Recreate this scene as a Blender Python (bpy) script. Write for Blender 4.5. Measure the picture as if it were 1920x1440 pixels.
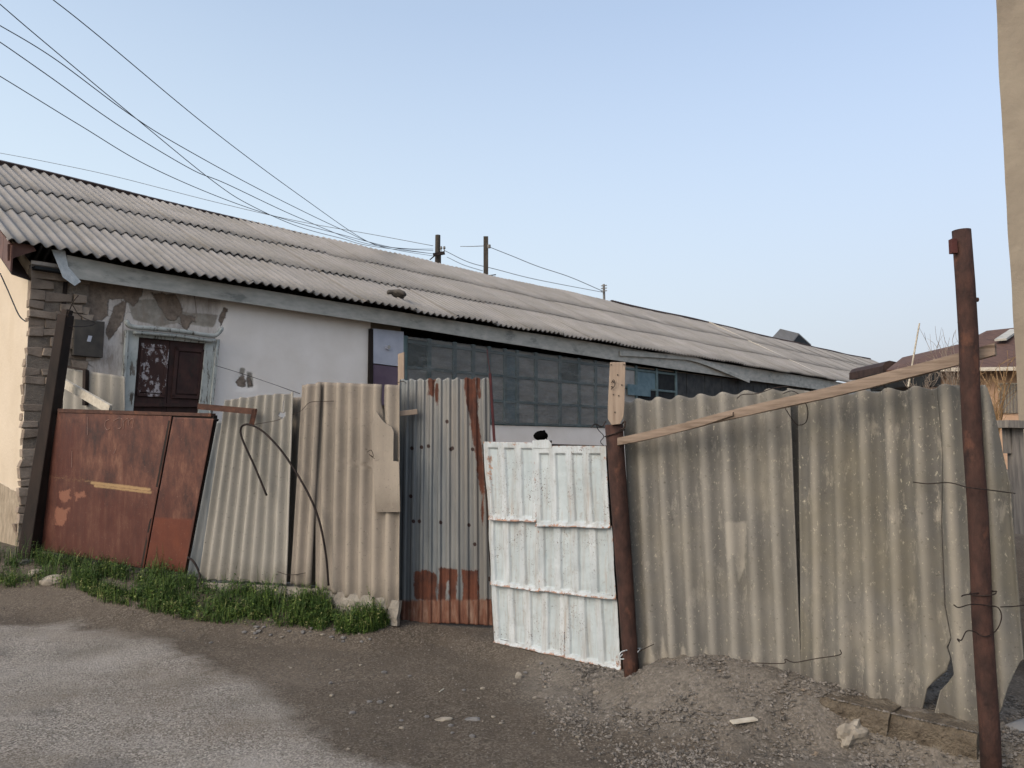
import bpy, math, random
import numpy as np
from mathutils import Vector, Matrix
random.seed(7); RNG = np.random.default_rng(11)
for o in list(bpy.data.objects): bpy.data.objects.remove(o)
scene = bpy.context.scene; COL = scene.collection

# ------------------------------------------------------------------ camera
F = 1450.0; PITCH = math.atan(0.079); CAM = np.array([0, 0, 1.6])
cd = bpy.data.cameras.new('camera'); cam = bpy.data.objects.new('camera', cd); COL.objects.link(cam)
cd.sensor_width = 36; cd.lens = F/1920*36; cd.clip_end = 2000; cd.clip_start = .05
cam.location = CAM; cam.rotation_euler = (math.pi/2+PITCH, 0, 0); scene.camera = cam
# ------------------------------------------------------------------ sky and sun
SUN_EL = math.radians(30); SUN_AZ = math.radians(-134)      # azimuth from +Y, clockwise positive
w = bpy.data.worlds.new('World'); scene.world = w; w.use_nodes = True
nt = w.node_tree; bg = nt.nodes['Background']; sk = nt.nodes.new('ShaderNodeTexSky')
sk.sky_type = 'NISHITA'; sk.sun_disc = False; sk.sun_elevation = SUN_EL; sk.sun_rotation = SUN_AZ
sk.air_density = 1.0; sk.dust_density = 3.5; sk.ozone_density = 1.0; sk.altitude = 0
hz = nt.nodes.new('ShaderNodeMix'); hz.data_type = 'RGBA'; hl_ = nt.nodes.new('ShaderNodeMix'); hl_.data_type = 'RGBA'; hl_.inputs[6].default_value = (2.62, 2.95, 3.08, 1); hl_.inputs[7].default_value = (2.02, 2.17, 2.42, 1); nt.links.new(hl_.outputs[2], hz.inputs[7])   # haze low over the horizon
tcw = nt.nodes.new('ShaderNodeTexCoord'); sxyz = nt.nodes.new('ShaderNodeSeparateXYZ'); mr = nt.nodes.new('ShaderNodeMapRange')
nt.links.new(tcw.outputs['Generated'], sxyz.inputs[0]); nt.links.new(sxyz.outputs[2], mr.inputs[0]); nt.links.new(mr.outputs[0], hz.inputs[0])
mx = nt.nodes.new('ShaderNodeMapRange'); nt.links.new(sxyz.outputs[0], mx.inputs[0]); nt.links.new(mx.outputs[0], hl_.inputs[0]); mx.inputs[1].default_value = -.6; mx.inputs[2].default_value = .5   # paler towards the sun's side
mr.inputs[1].default_value = .08; mr.inputs[2].default_value = .50; mr.inputs[3].default_value = .95; mr.inputs[4].default_value = .38
nt.links.new(sk.outputs[0], hz.inputs[6]); nt.links.new(hz.outputs[2], bg.inputs[0]); bg.inputs[1].default_value = 0.115
sd = bpy.data.lights.new('sun', 'SUN'); so = bpy.data.objects.new('sun', sd); COL.objects.link(so)
sd.energy = 0.5; sd.angle = math.radians(50); sd.color = (1, .93, .86)
_d = Vector((math.sin(SUN_AZ)*math.cos(SUN_EL), math.cos(SUN_AZ)*math.cos(SUN_EL), math.sin(SUN_EL)))
so.rotation_euler = _d.to_track_quat('Z', 'Y').to_euler()
scene.view_settings.view_transform = 'Standard'; scene.view_settings.look = 'None'
scene.view_settings.exposure = 1.42; scene.view_settings.gamma = 1
scene.render.engine = 'CYCLES'; scene.render.resolution_x = 1024; scene.render.resolution_y = 768

# ------------------------------------------------------------------ pixel <-> world
CP, SP = math.cos(PITCH), math.sin(PITCH)
def ray(x, y): return np.array([(x-960)/F, CP-(720-y)/F*SP, SP+(720-y)/F*CP])
def PX(x, y, Y):
    r = ray(x, y); return CAM+r*(Y/r[1])
def PZ(x, y, z=0.0):
    r = ray(x, y); return CAM+r*((z-1.6)/r[2])
def proj(P):
    P = np.asarray(P, float)-CAM
    d = P[:, 1]*CP+P[:, 2]*SP; u = -P[:, 1]*SP+P[:, 2]*CP; d = np.maximum(d, .01)
    return np.stack([960+P[:, 0]/d*F, 720-u/d*F], 1)
class Plane:
    def __init__(s, a, b, out=0.0):
        a = np.array(a[:2], float); b = np.array(b[:2], float); s.d = (b-a)/np.linalg.norm(b-a)
        s.n = np.array([s.d[1], -s.d[0]])           # faces the camera for a left-to-right run
        s.o = a
    def hit(s, x, y, out=0.0):
        r = ray(x, y); o = s.o+s.n*out
        return CAM+r*(((o-CAM[:2])@s.n)/(r[:2]@s.n))
    def n3(s): return np.array([s.n[0], s.n[1], 0])
def pl(px0, Y0, px1, Y1, py=1100): return Plane(PX(px0, py, Y0), PX(px1, py, Y1))

def vnoise(x, y, s=0):
    x = np.asarray(x, float); y = np.asarray(y, float); xi = np.floor(x); yi = np.floor(y); fx = x-xi; fy = y-yi
    def h(a, b):
        v = np.sin(a*127.1+b*311.7+s*74.7)*43758.5453; return v-np.floor(v)
    fx = fx*fx*(3-2*fx); fy = fy*fy*(3-2*fy)
    return (h(xi, yi)*(1-fx)+h(xi+1, yi)*fx)*(1-fy)+(h(xi, yi+1)*(1-fx)+h(xi+1, yi+1)*fx)*fy
def fbm(x, y, s=0, o=4):
    r = 0; a = .5
    for i in range(o): r = r+a*vnoise(np.asarray(x)*2**i, np.asarray(y)*2**i, s+i); a *= .5
    return r/(1-.5**o)
def sm(x, a, b):
    t = np.clip((x-a)/(b-a), 0, 1); return t*t*(3-2*t)

# ------------------------------------------------------------------ materials
def S(r, g, b, k=1.0):
    f = lambda c: ((c/255+.055)/1.055)**2.4 if c > 10 else c/255/12.92
    return (min(f(r)*k, .95), min(f(g)*k, .95), min(f(b)*k, .95), 1)
class Mt:
    def __init__(s, name, rough=.85, metal=0.0, spec=.3):
        s.m = bpy.data.materials.new(name); s.m.use_nodes = True; s.nt = s.m.node_tree
        s.b = s.nt.nodes['Principled BSDF']; s.b.inputs['Roughness'].default_value = rough
        s.b.inputs['Metallic'].default_value = metal; s.b.inputs['Specular IOR Level'].default_value = spec
        s.tc = s.nt.nodes.new('ShaderNodeTexCoord')
    def put(s, sock, v):
        if hasattr(v, 'links'): s.nt.links.new(v, sock)
        elif v is not None: sock.default_value = v
    def coord(s, kind='Object', sc=(1, 1, 1), rot=(0, 0, 0)):
        mp = s.nt.nodes.new('ShaderNodeMapping'); s.nt.links.new(s.tc.outputs[kind], mp.inputs[0])
        mp.inputs['Scale'].default_value = sc; mp.inputs['Rotation'].default_value = rot; return mp.outputs[0]
    def noise(s, sc=1.0, det=4, ro=.55, dist=0.0, kind='Object', st=(1, 1, 1), off=0):
        n = s.nt.nodes.new('ShaderNodeTexNoise'); n.noise_dimensions = '4D'; n.inputs['W'].default_value = off
        s.put(n.inputs['Vector'], s.coord(kind, st)); n.inputs['Scale'].default_value = sc
        n.inputs['Detail'].default_value = det; n.inputs['Roughness'].default_value = ro
        n.inputs['Distortion'].default_value = dist; return n.outputs[0]
    def voro(s, sc, kind='Object', st=(1, 1, 1), feat='F1', out='Distance'):
        n = s.nt.nodes.new('ShaderNodeTexVoronoi'); n.feature = feat; n.inputs['Scale'].default_value = sc
        s.put(n.inputs['Vector'], s.coord(kind, st)); return n.outputs[out]
    def attr(s, name):
        n = s.nt.nodes.new('ShaderNodeAttribute'); n.attribute_name = name; return n.outputs['Fac']
    def ramp(s, f, stops, interp='LINEAR'):
        n = s.nt.nodes.new('ShaderNodeValToRGB'); n.color_ramp.interpolation = interp; s.put(n.inputs[0], f)
        e = n.color_ramp.elements
        while len(e) < len(stops): e.new(.5)
        for q, (p, c) in zip(e, stops): q.position = p; q.color = c
        return n.outputs[0]
    def mix(s, f, a, b, mode='MIX'):
        n = s.nt.nodes.new('ShaderNodeMix'); n.data_type = 'RGBA'; n.blend_type = mode
        s.put(n.inputs[0], f); s.put(n.inputs[6], a); s.put(n.inputs[7], b); return n.outputs[2]
    def ma(s, op, a, b=None):
        n = s.nt.nodes.new('ShaderNodeMath'); n.operation = op; s.put(n.inputs[0], a)
        if b is not None: s.put(n.inputs[1], b)
        return n.outputs[0]
    def thr(s, f, lo, hi, a=0.0, b=1.0):
        n = s.nt.nodes.new('ShaderNodeMapRange'); s.put(n.inputs[0], f)
        n.inputs[1].default_value = lo; n.inputs[2].default_value = hi; n.inputs[3].default_value = a; n.inputs[4].default_value = b
        return n.outputs[0]
    def mask(s, name, noise, amt=.5, soft=.06):
        v = s.ma('ADD', s.attr(name), s.ma('MULTIPLY', s.ma('SUBTRACT', noise, .5), amt)); return s.thr(v, .5-soft, .5+soft)
    def scale(s, f, k): return s.ma('MULTIPLY', f, k)
    def bump(s, h, st=.5, d=.01, prev=None):
        n = s.nt.nodes.new('ShaderNodeBump'); n.inputs['Strength'].default_value = st; n.inputs['Distance'].default_value = d
        s.put(n.inputs['Height'], h)
        if prev: s.put(n.inputs['Normal'], prev)
        return n.outputs[0]
    def done(s, col, normal=None, rough=None, metal=None):
        s.put(s.b.inputs['Base Color'], col)
        if normal is not None: s.put(s.b.inputs['Normal'], normal)
        if rough is not None: s.put(s.b.inputs['Roughness'], rough)
        if metal is not None: s.put(s.b.inputs['Metallic'], metal)
        return s.m
MATS = {}
def simple(name, c1, c2, sc=6, rough=.85, metal=0.0, bump=.3, bd=.005, st=(1, 1, 1), det=5, spec=.3, c3=None):
    m = Mt(name, rough, metal, spec); n = m.noise(sc, det, st=st); stops = [(.32, c1), (.68, c2)]
    col = m.ramp(n, stops)
    if c3 is not None: col = m.mix(m.thr(m.noise(sc*.5, 6, .65, off=3, st=st), .56, .68), col, c3)
    m.done(col, m.bump(m.noise(sc*5, 4, st=st), bump, bd)); MATS[name] = m.m; return m.m

def asbestos(name, base, dark, pale, off=0, lich=.5, moss=0.0, streak=(12, 12, .5), wk=.25):
    m = Mt(name, .92, 0, .15)
    a = m.noise(1.3, 5, .6, off=off); b = m.noise(1, 5, .65, st=streak, off=off+5)
    col = m.ramp(a, [(.3, dark), (.55, base), (.75, pale)])
    col = m.mix(m.thr(b, .42, .62, 0, .6), col, m.ramp(a, [(.35, dark), (.7, base)]))
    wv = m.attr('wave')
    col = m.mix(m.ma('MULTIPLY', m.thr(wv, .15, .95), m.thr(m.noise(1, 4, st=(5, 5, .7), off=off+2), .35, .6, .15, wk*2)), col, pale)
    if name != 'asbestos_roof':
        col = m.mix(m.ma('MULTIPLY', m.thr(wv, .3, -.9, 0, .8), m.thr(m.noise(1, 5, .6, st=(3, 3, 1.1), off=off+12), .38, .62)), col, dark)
        sx = m.nt.nodes.new('ShaderNodeSeparateXYZ'); m.nt.links.new(m.tc.outputs['Object'], sx.inputs[0])
        mud = m.ma('MULTIPLY', m.thr(m.ma('ADD', sx.outputs[2], m.scale(m.noise(6, 5, .7, off=off+13), .35)), .42, .22), .55); col = m.mix(mud, col, S(92, 84, 74))
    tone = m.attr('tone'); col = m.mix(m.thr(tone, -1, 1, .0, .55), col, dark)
    sp = m.noise(55, 3, .7, off=off+1, st=(1, 1, .6)); col = m.mix(m.thr(sp, .60, .70, 0, lich), col, S(176, 168, 150))
    sp3 = m.noise(14, 5, .7, off=off+7, st=(1, 1, .35)); col = m.mix(m.thr(sp3, .56, .66, 0, lich*.6), col, pale)
    sp2 = m.noise(38, 3, .7, off=off+9); col = m.mix(m.thr(sp2, .60, .70, 0, .55), col, S(70, 66, 58))
    col = m.mix(m.scale(m.mask('stain', m.noise(18, 5, .7, off=17), .6, .12), .45), col, m.ramp(a, [(.3, pale), (.7, S(170, 162, 148))]))
    if moss: col = m.mix(m.thr(m.noise(2.2, 5, .6, off=off+4), .45, .65, 0, moss), col, S(118, 111, 94))
    m.done(col, m.bump(m.noise(90, 4, .7), .35, .003, m.bump(m.noise(14, 4, .6), .3, .006)))
    MATS[name] = m.m; return m.m
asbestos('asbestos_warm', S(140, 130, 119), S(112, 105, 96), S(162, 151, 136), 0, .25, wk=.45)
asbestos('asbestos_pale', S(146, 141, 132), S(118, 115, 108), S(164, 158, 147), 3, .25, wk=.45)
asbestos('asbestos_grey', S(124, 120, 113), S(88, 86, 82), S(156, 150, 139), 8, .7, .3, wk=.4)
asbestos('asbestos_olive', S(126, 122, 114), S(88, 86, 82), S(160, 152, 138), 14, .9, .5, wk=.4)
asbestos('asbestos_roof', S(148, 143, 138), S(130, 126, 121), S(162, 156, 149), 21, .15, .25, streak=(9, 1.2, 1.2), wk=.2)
rust = simple('rust_brown', S(54, 36, 30), S(86, 58, 46), 14, .8, .1, .5, .003, c3=S(104, 68, 50))
simple('rust_pipe', S(40, 28, 25), S(74, 50, 42), 16, .85, .0, .9, .006, st=(1, 1, .6), c3=S(94, 62, 48))
simple('rust_dark', S(28, 23, 20), S(50, 39, 33), 8, .8, .2, .4, .004, st=(1, 1, .3))
simple('black_iron', S(24, 20, 20), S(48, 38, 34), 20, .7, .4)
simple('wire_metal', S(40, 34, 32), S(66, 54, 48), 30, .6, .6)
simple('cable_rubber', S(48, 52, 60), S(64, 68, 76), 30, .7)
simple('wood_beam', S(112, 97, 84), S(140, 123, 108), 5, .85, 0, .6, .004, st=(1.2, 1.2, 14), c3=S(96, 80, 66))
simple('wood_plank', S(142, 124, 108), S(162, 144, 126), 5, .85, 0, .5, .003, st=(9, 9, .8), c3=S(122, 104, 88))
simple('wood_grey', S(96, 92, 88), S(140, 132, 122), 6, .9, 0, .5, .004, st=(10, 10, .8))
simple('wood_pale', S(166, 156, 140), S(196, 188, 172), 6, .9, 0, .5, .004, st=(4, 4, 4))
simple('wood_pole', S(52, 46, 42), S(76, 70, 62), 6, .9, 0, .5, .01, st=(4, 4, .4))
simple('fascia_paint', S(158, 157, 148), S(188, 184, 174), 3, .8, 0, .3, .003, st=(1.5, 1, 4), c3=S(134, 135, 128))
simple('tin', S(176, 182, 182), S(206, 208, 206), 14, .6, .2, .6, .02)
simple('ridge_brown', S(48, 38, 36), S(74, 58, 52), 6, .7, .2)
simple('brown_sheet', S(84, 58, 50), S(108, 78, 66), 4, .6, .2)
simple('concrete', S(116, 110, 101), S(144, 137, 126), 6, .95, 0, .8, .02, c3=S(112, 104, 94))
simple('kerb_concrete', S(78, 69, 58), S(114, 103, 88), 11, .95, 0, 1, .03, c3=S(128, 119, 104))
simple('stone_pale', S(116, 108, 96), S(158, 149, 135), 9, .95, 0, .6, .01)
simple('stone_grey', S(96, 94, 92), S(128, 124, 120), 9, .95, 0, .6, .01)
simple('gravel_mix', S(70, 66, 61), S(128, 121, 113), 26, .95, 0, .5, .004, det=1, c3=S(118, 104, 88))
simple('wall_tan', S(138, 126, 110), S(154, 142, 124), 3.5, .95, 0, .7, .01, c3=S(122, 112, 98))
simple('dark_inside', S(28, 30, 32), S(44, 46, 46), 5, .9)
simple('dark_green', S(30, 46, 44), S(40, 58, 54), 5, .5)
simple('purple_panel', S(92, 76, 90), S(108, 92, 104), 4, .7)
simple('panel_white', S(168, 170, 180), S(186, 188, 196), 4, .6)
simple('pane_grey', S(132, 129, 124), S(174, 169, 161), 1.6, .4, 0, .6, .03, spec=.4)
simple('bar_teal', S(78, 97, 98), S(104, 121, 121), 6, .6)
simple('blue_paint', S(84, 108, 116), S(110, 132, 138), 5, .6)
simple('soft_black', (.002, .002, .002, 1), (.003, .003, .003, 1), 30, 1.0, spec=0.0, bump=.1)
simple('pole_grey', S(104, 102, 100), S(128, 126, 122), 6, .9)
simple('roof_brown', S(78, 56, 47), S(104, 78, 65), 3, .8, 0, .4, .01, st=(6, 1, 1), c3=S(68, 50, 44))
simple('wall_pink', S(168, 136, 112), S(190, 158, 132), 5, .9, 0, .5, .01)
simple('twig', S(120, 108, 98), S(150, 136, 122), 20, .9)
simple('twig_tan', S(138, 112, 84), S(170, 140, 104), 20, .9)
simple('grey_plaster_roll', S(110, 110, 110), S(132, 130, 128), 5, .8)
simple('fuse_box_paint', S(66, 62, 58), S(88, 82, 74), 7, .7, .2)
simple('mortar', S(110, 100, 90), S(134, 122, 108), 14, .95, 0, .9, .02)

def m_plaster():
    m = Mt('plaster_old', .92, 0, .2)
    white = m.ramp(m.noise(1.6, 5), [(.35, S(232, 222, 210)), (.7, S(244, 235, 225))])
    dirty = m.ramp(m.noise(2.6, 6, .65, off=2, st=(1, 1, .5)), [(.3, S(176, 166, 156)), (.5, S(204, 194, 184)), (.72, S(220, 211, 202))])
    n = m.noise(7, 6, .7, off=4)
    col = m.mix(m.mask('dirty', n, .6, .2), white, dirty)
    cr = m.voro(2.3, feat='DISTANCE_TO_EDGE', st=(1, 1, .8))
    crk = m.ma('MULTIPLY', m.thr(cr, .02, .0), m.ma('MULTIPLY', m.thr(m.noise(1.4, 2, off=6), .42, .5), m.attr('dirty')))
    col = m.mix(crk, col, S(90, 80, 72))
    grey = m.ramp(m.noise(9, 5, .7, off=8), [(.35, S(136, 128, 116)), (.65, S(168, 159, 146))])
    col = m.mix(m.mask('grey', n, .5, .08), col, grey)
    adobe = m.ramp(m.noise(12, 5, .7, off=5), [(.3, S(96, 85, 76)), (.7, S(150, 133, 117))])
    pk = m.mask('peel', m.noise(9, 6, .72, off=1), .75, .05)
    col = m.mix(pk, col, adobe)
    col = m.mix(m.ma('MULTIPLY', m.attr('dirty'), m.thr(m.noise(2.6, 7, .78, off=12, st=(3, 1, .7)), .46, .64, 0, .65)), col, S(140, 122, 106))
    h = m.ma('SUBTRACT', m.scale(m.noise(10, 5, .6, off=7), .5), pk)
    return m.done(col, m.bump(h, .9, .02))
MATS['plaster_old'] = m_plaster()
def m_gable():
    m = Mt('gable_plaster', .9, 0, .2)
    cream = m.ramp(m.noise(1.5, 5), [(.3, S(192, 176, 154)), (.7, S(204, 189, 168))])
    cream = m.mix(m.thr(m.noise(1.2, 5, .7, st=(3, 3, .5), off=3), .55, .75, 0, .5), cream, S(188, 170, 144))
    low = m.ramp(m.noise(10, 6, .7, off=4, st=(1, 1, .5)), [(.3, S(118, 104, 86)), (.7, S(172, 158, 138))])
    k = m.mask('worn', m.noise(6, 5, .7, off=5), .5, .05)
    h = m.ma('SUBTRACT', m.scale(m.noise(18, 5, .6, off=7), .4), k)
    return m.done(m.mix(k, cream, low), m.bump(h, .8, .02))
MATS['gable_plaster'] = m_gable()
def m_brick():
    m = Mt('adobe_brick', .95, 0, .15)
    col = m.ramp(m.noise(5, 6, .65), [(.3, S(122, 108, 94)), (.55, S(158, 142, 126)), (.75, S(176, 162, 146))])
    col = m.mix(m.thr(m.attr('tone'), 0, 1, 0, .5), col, S(98, 86, 76))
    return m.done(col, m.bump(m.noise(30, 5, .7), .9, .015))
MATS['adobe_brick'] = m_brick()
def m_redgate():
    m = Mt('red_gate_paint', .55, .15, .35)
    n = m.noise(2.6, 8, .76, st=(1.6, 1.6, .8)); s2 = m.noise(1, 6, .7, st=(9, 9, .7), off=2)
    col = m.ramp(n, [(.34, S(40, 27, 24)), (.44, S(68, 41, 33)), (.53, S(90, 56, 44)), (.62, S(110, 76, 60)), (.72, S(132, 102, 86))])
    col = m.mix(m.thr(s2, .5, .66, 0, .6), col, S(70, 36, 28))
    col = m.mix(m.ma('MULTIPLY', m.attr('red'), m.thr(s2, .3, .6, .3, 1)), col, S(72, 34, 25))
    col = m.mix(m.mask('orange', m.noise(9, 6, .75, off=3), .9, .25), col, m.ramp(m.noise(4, 5, off=8), [(.3, S(76, 36, 24)), (.7, S(98, 50, 32))]))
    col = m.mix(m.mask('pale', m.noise(13, 6, .75, off=4), 1.3, .08), col, S(122, 80, 62))
    col = m.mix(m.scale(m.mask('stripe', m.noise(6, 6, .85, off=5, st=(3, 3, 16)), 1.7, .25), .8), col, S(160, 132, 92))
    col = m.mix(m.thr(m.noise(60, 3, .7, off=6), .64, .70, 0, .5), col, S(150, 124, 108))
    return m.done(col, m.bump(m.noise(5, 6, .6), .35, .01), rough=m.thr(n, .3, .7, .45, .75))
MATS['red_gate_paint'] = m_redgate()
def m_galv():
    m = Mt('galvanised_rusty', .55, .35, .4)
    n = m.noise(2, 6, .65, st=(5, 5, .6)); col = m.ramp(n, [(.3, S(80, 86, 90)), (.5, S(108, 112, 113)), (.72, S(136, 135, 131))])
    s = m.noise(1, 6, .7, st=(22, 22, .5), off=2)
    col = m.mix(m.ma('MULTIPLY', m.attr('warm'), m.thr(s, .35, .6, .2, .9)), col, S(124, 117, 108))
    col = m.mix(m.thr(s, .58, .68, 0, .5), col, S(78, 82, 86))
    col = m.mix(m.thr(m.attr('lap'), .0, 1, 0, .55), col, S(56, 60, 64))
    r1 = m.ramp(m.noise(8, 6, .7, off=4), [(.3, S(54, 32, 26)), (.7, S(98, 56, 38))])
    rk = m.mask('rust', m.noise(13, 6, .75, off=5, st=(1.6, 1.6, .6)), 1.3, .07); col = m.mix(rk, col, r1)
    r2 = m.ramp(m.noise(5, 6, .7, off=6, st=(4, 4, 1)), [(.35, S(86, 50, 38)), (.5, S(112, 76, 60)), (.7, S(140, 114, 98))])
    col = m.mix(m.mask('foot', m.noise(14, 6, .75, off=7, st=(2, 2, .7)), .9, .12), col, r2)
    col = m.mix(m.mask('nail', m.noise(60, 2, off=9), .2, .1), col, S(44, 28, 24))
    return m.done(col, m.bump(m.noise(12, 5, .6), .25, .006), rough=m.thr(rk, 0, 1, .5, .9), metal=m.thr(rk, 0, 1, .35, 0))
MATS['galvanised_rusty'] = m_galv()
def m_white():
    m = Mt('white_gate_paint', .45, .0, .4)
    col = m.ramp(m.noise(2.5, 6, .65, st=(2, 2, .8)), [(.3, S(150, 158, 160)), (.6, S(180, 185, 186)), (.8, S(194, 195, 193))])
    col = m.mix(m.thr(m.attr('groove'), 0, 1, 0, .45), col, S(158, 170, 172))
    col = m.mix(m.thr(m.noise(1, 6, .75, st=(16, 16, 1.2), off=2), .48, .64, 0, .7), col, S(146, 143, 137))
    r = m.ramp(m.noise(10, 5, .7, off=4), [(.3, S(96, 62, 46)), (.7, S(172, 128, 98))])
    col = m.mix(m.scale(m.mask('rust', m.noise(28, 6, .78, off=5), 2.3, .07), .9), col, r)
    col = m.mix(m.thr(m.noise(1, 6, .75, st=(30, 30, 2.2), off=33), .58, .66, 0, .5), col, S(156, 140, 124))
    v = m.noise(70, 3, .7, off=8); col = m.mix(m.ma('MULTIPLY', m.thr(v, .59, .62, 0, .95), m.thr(m.noise(5, 4, off=18), .5, .6)), col, S(84, 64, 52))
    col = m.mix(m.thr(m.noise(18, 7, .8, off=28), .56, .62, 0, .6), col, S(142, 136, 128))
    col = m.mix(m.thr(m.noise(6, 7, .75, off=10), .64, .70, 0, .55), col, S(126, 118, 108))
    return m.done(col, m.bump(m.noise(5, 4, .5), .25, .008, m.bump(m.noise(60, 4), .35, .002)))
MATS['white_gate_paint'] = m_white()
def m_flaky(name, paint1, paint2, bare1, bare2, lo, hi, st=(1, 1, .45), sc=14):
    m = Mt(name, .75, 0, .3)
    p = m.ramp(m.noise(6, 4), [(.3, paint1), (.7, paint2)]); b = m.ramp(m.noise(8, 5, off=2, st=(3, 3, .5)), [(.3, bare1), (.7, bare2)])
    k = m.thr(m.noise(sc, 6, .72, off=3, st=st), lo, hi)
    return m.done(m.mix(k, p, b), m.bump(k, -.7, .004, m.bump(m.noise(20, 4, st=(3, 3, .5)), .3, .004)))
MATS['flaky_teal'] = m_flaky('flaky_teal', S(158, 162, 155), S(190, 191, 184), S(74, 68, 60), S(116, 108, 98), .54, .60, sc=10, st=(1.5, 1.5, .3))
MATS['flaky_brown'] = m_flaky('flaky_brown', S(50, 34, 32), S(72, 48, 42), S(40, 32, 30), S(66, 50, 42), .5, .6)
MATS['flaky_white'] = m_flaky('flaky_white', S(56, 38, 34), S(70, 48, 42), S(150, 142, 142), S(176, 168, 166), .53, .57, st=(1, 1, .6), sc=11)
def m_film():
    m = Mt('plastic_film', .3, 0, .5)
    n = m.noise(2.2, 7, .7, dist=1.5, st=(1, 1, 1.6))
    m.done(m.ramp(m.noise(5, 6, .7, off=9, st=(.5, 1, 2.5)), [(.35, S(92, 94, 92)), (.6, S(118, 118, 112)), (.72, S(176, 176, 170))]), m.bump(n, .9, .08))
    m.put(m.b.inputs['Alpha'], m.thr(m.noise(3, 6, .72, off=3, st=(.6, 1, 2.5)), .32, .68, .22, .72)); return m.m
MATS['plastic_film'] = m_film()
def m_ground():
    m = Mt('dirt', .97, 0, .1)
    a = m.noise(.8, 7, .62); b = m.noise(9, 6, .7, off=2)
    col = m.ramp(a, [(.3, S(72, 65, 57)), (.5, S(88, 80, 71)), (.72, S(108, 99, 89))])
    col = m.mix(m.thr(b, .4, .7, 0, .5), col, S(102, 92, 81))
    col = m.mix(m.thr(m.noise(70, 3, .7, off=4), .56, .66, 0, .6), col, S(140, 130, 118))
    col = m.mix(m.thr(m.noise(110, 2, .6, off=5), .60, .68, 0, .6), col, S(58, 50, 42))
    col = m.mix(m.mask('mound', m.noise(5, 6, .7, off=6), .6, .25), col, m.ramp(m.noise(30, 5, .7, off=7), [(.3, S(90, 84, 76)), (.7, S(136, 128, 118))]))
    vc = m.voro(80, out='Color'); col = m.mix(m.thr(m.noise(3, 4, off=19), .4, .6, .12, .4), col, m.ramp(vc, [(.2, S(60, 54, 47)), (.5, S(88, 79, 69)), (.8, S(138, 128, 115))]))
    return m.done(col, m.bump(m.noise(45, 6, .8, off=8), .9, .014, m.bump(m.noise(6, 5, .6), .7, .035)))
MATS['dirt'] = m_ground()
def m_road():
    m = Mt('worn_road', .95, 0, .15)
    a = m.noise(1.1, 7, .62); col = m.ramp(a, [(.32, S(104, 97, 88)), (.47, S(132, 125, 115)), (.68, S(158, 151, 142))])
    col = m.mix(m.thr(m.noise(60, 3, .7, off=4), .56, .66, 0, .6), col, S(152, 147, 142))
    col = m.mix(m.thr(m.noise(48, 4, .75, off=5), .58, .68, 0, .65), col, S(84, 78, 74))
    col = m.mix(m.thr(m.noise(.7, 6, .7, off=9, st=(1, 1.8, 1)), .46, .62, 0, .75), col, S(112, 101, 88))
    vc = m.voro(95, out='Color'); col = m.mix(m.thr(m.noise(1.6, 5, .7, off=41), .38, .62, .12, .65), col, m.ramp(vc, [(.2, S(80, 75, 69)), (.5, S(132, 126, 118)), (.8, S(176, 168, 158))]))
    col = m.mix(m.mask('edge', m.noise(7, 7, .78, off=6), 1.5, .3), m.mix(.35, m.ramp(m.noise(.8, 7, .62), [(.3, S(76, 68, 59)), (.5, S(90, 81, 71)), (.72, S(108, 98, 87))]), m.ramp(m.voro(80, out='Color'), [(.2, S(60, 54, 47)), (.5, S(92, 83, 73)), (.8, S(142, 132, 119))])), col)
    col = m.mix(m.scale(m.mask('stain', m.noise(12, 5, .7, off=11), .9, .3), .4), col, S(84, 80, 76))
    return m.done(col, m.bump(m.voro(70), .5, .008, m.bump(m.noise(40, 6, .8, off=8), .9, .014, m.bump(m.noise(7, 5, .6), .5, .02))))
MATS['worn_road'] = m_road()
def m_grass():
    m = Mt('grass_leaf', .7, 0, .3)
    col = m.ramp(m.attr('tone'), [(0, S(34, 50, 22)), (.45, S(60, 84, 34)), (.8, S(98, 116, 52)), (1, S(150, 146, 98))])
    return m.done(col)
MATS['grass_leaf'] = m_grass()

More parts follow.
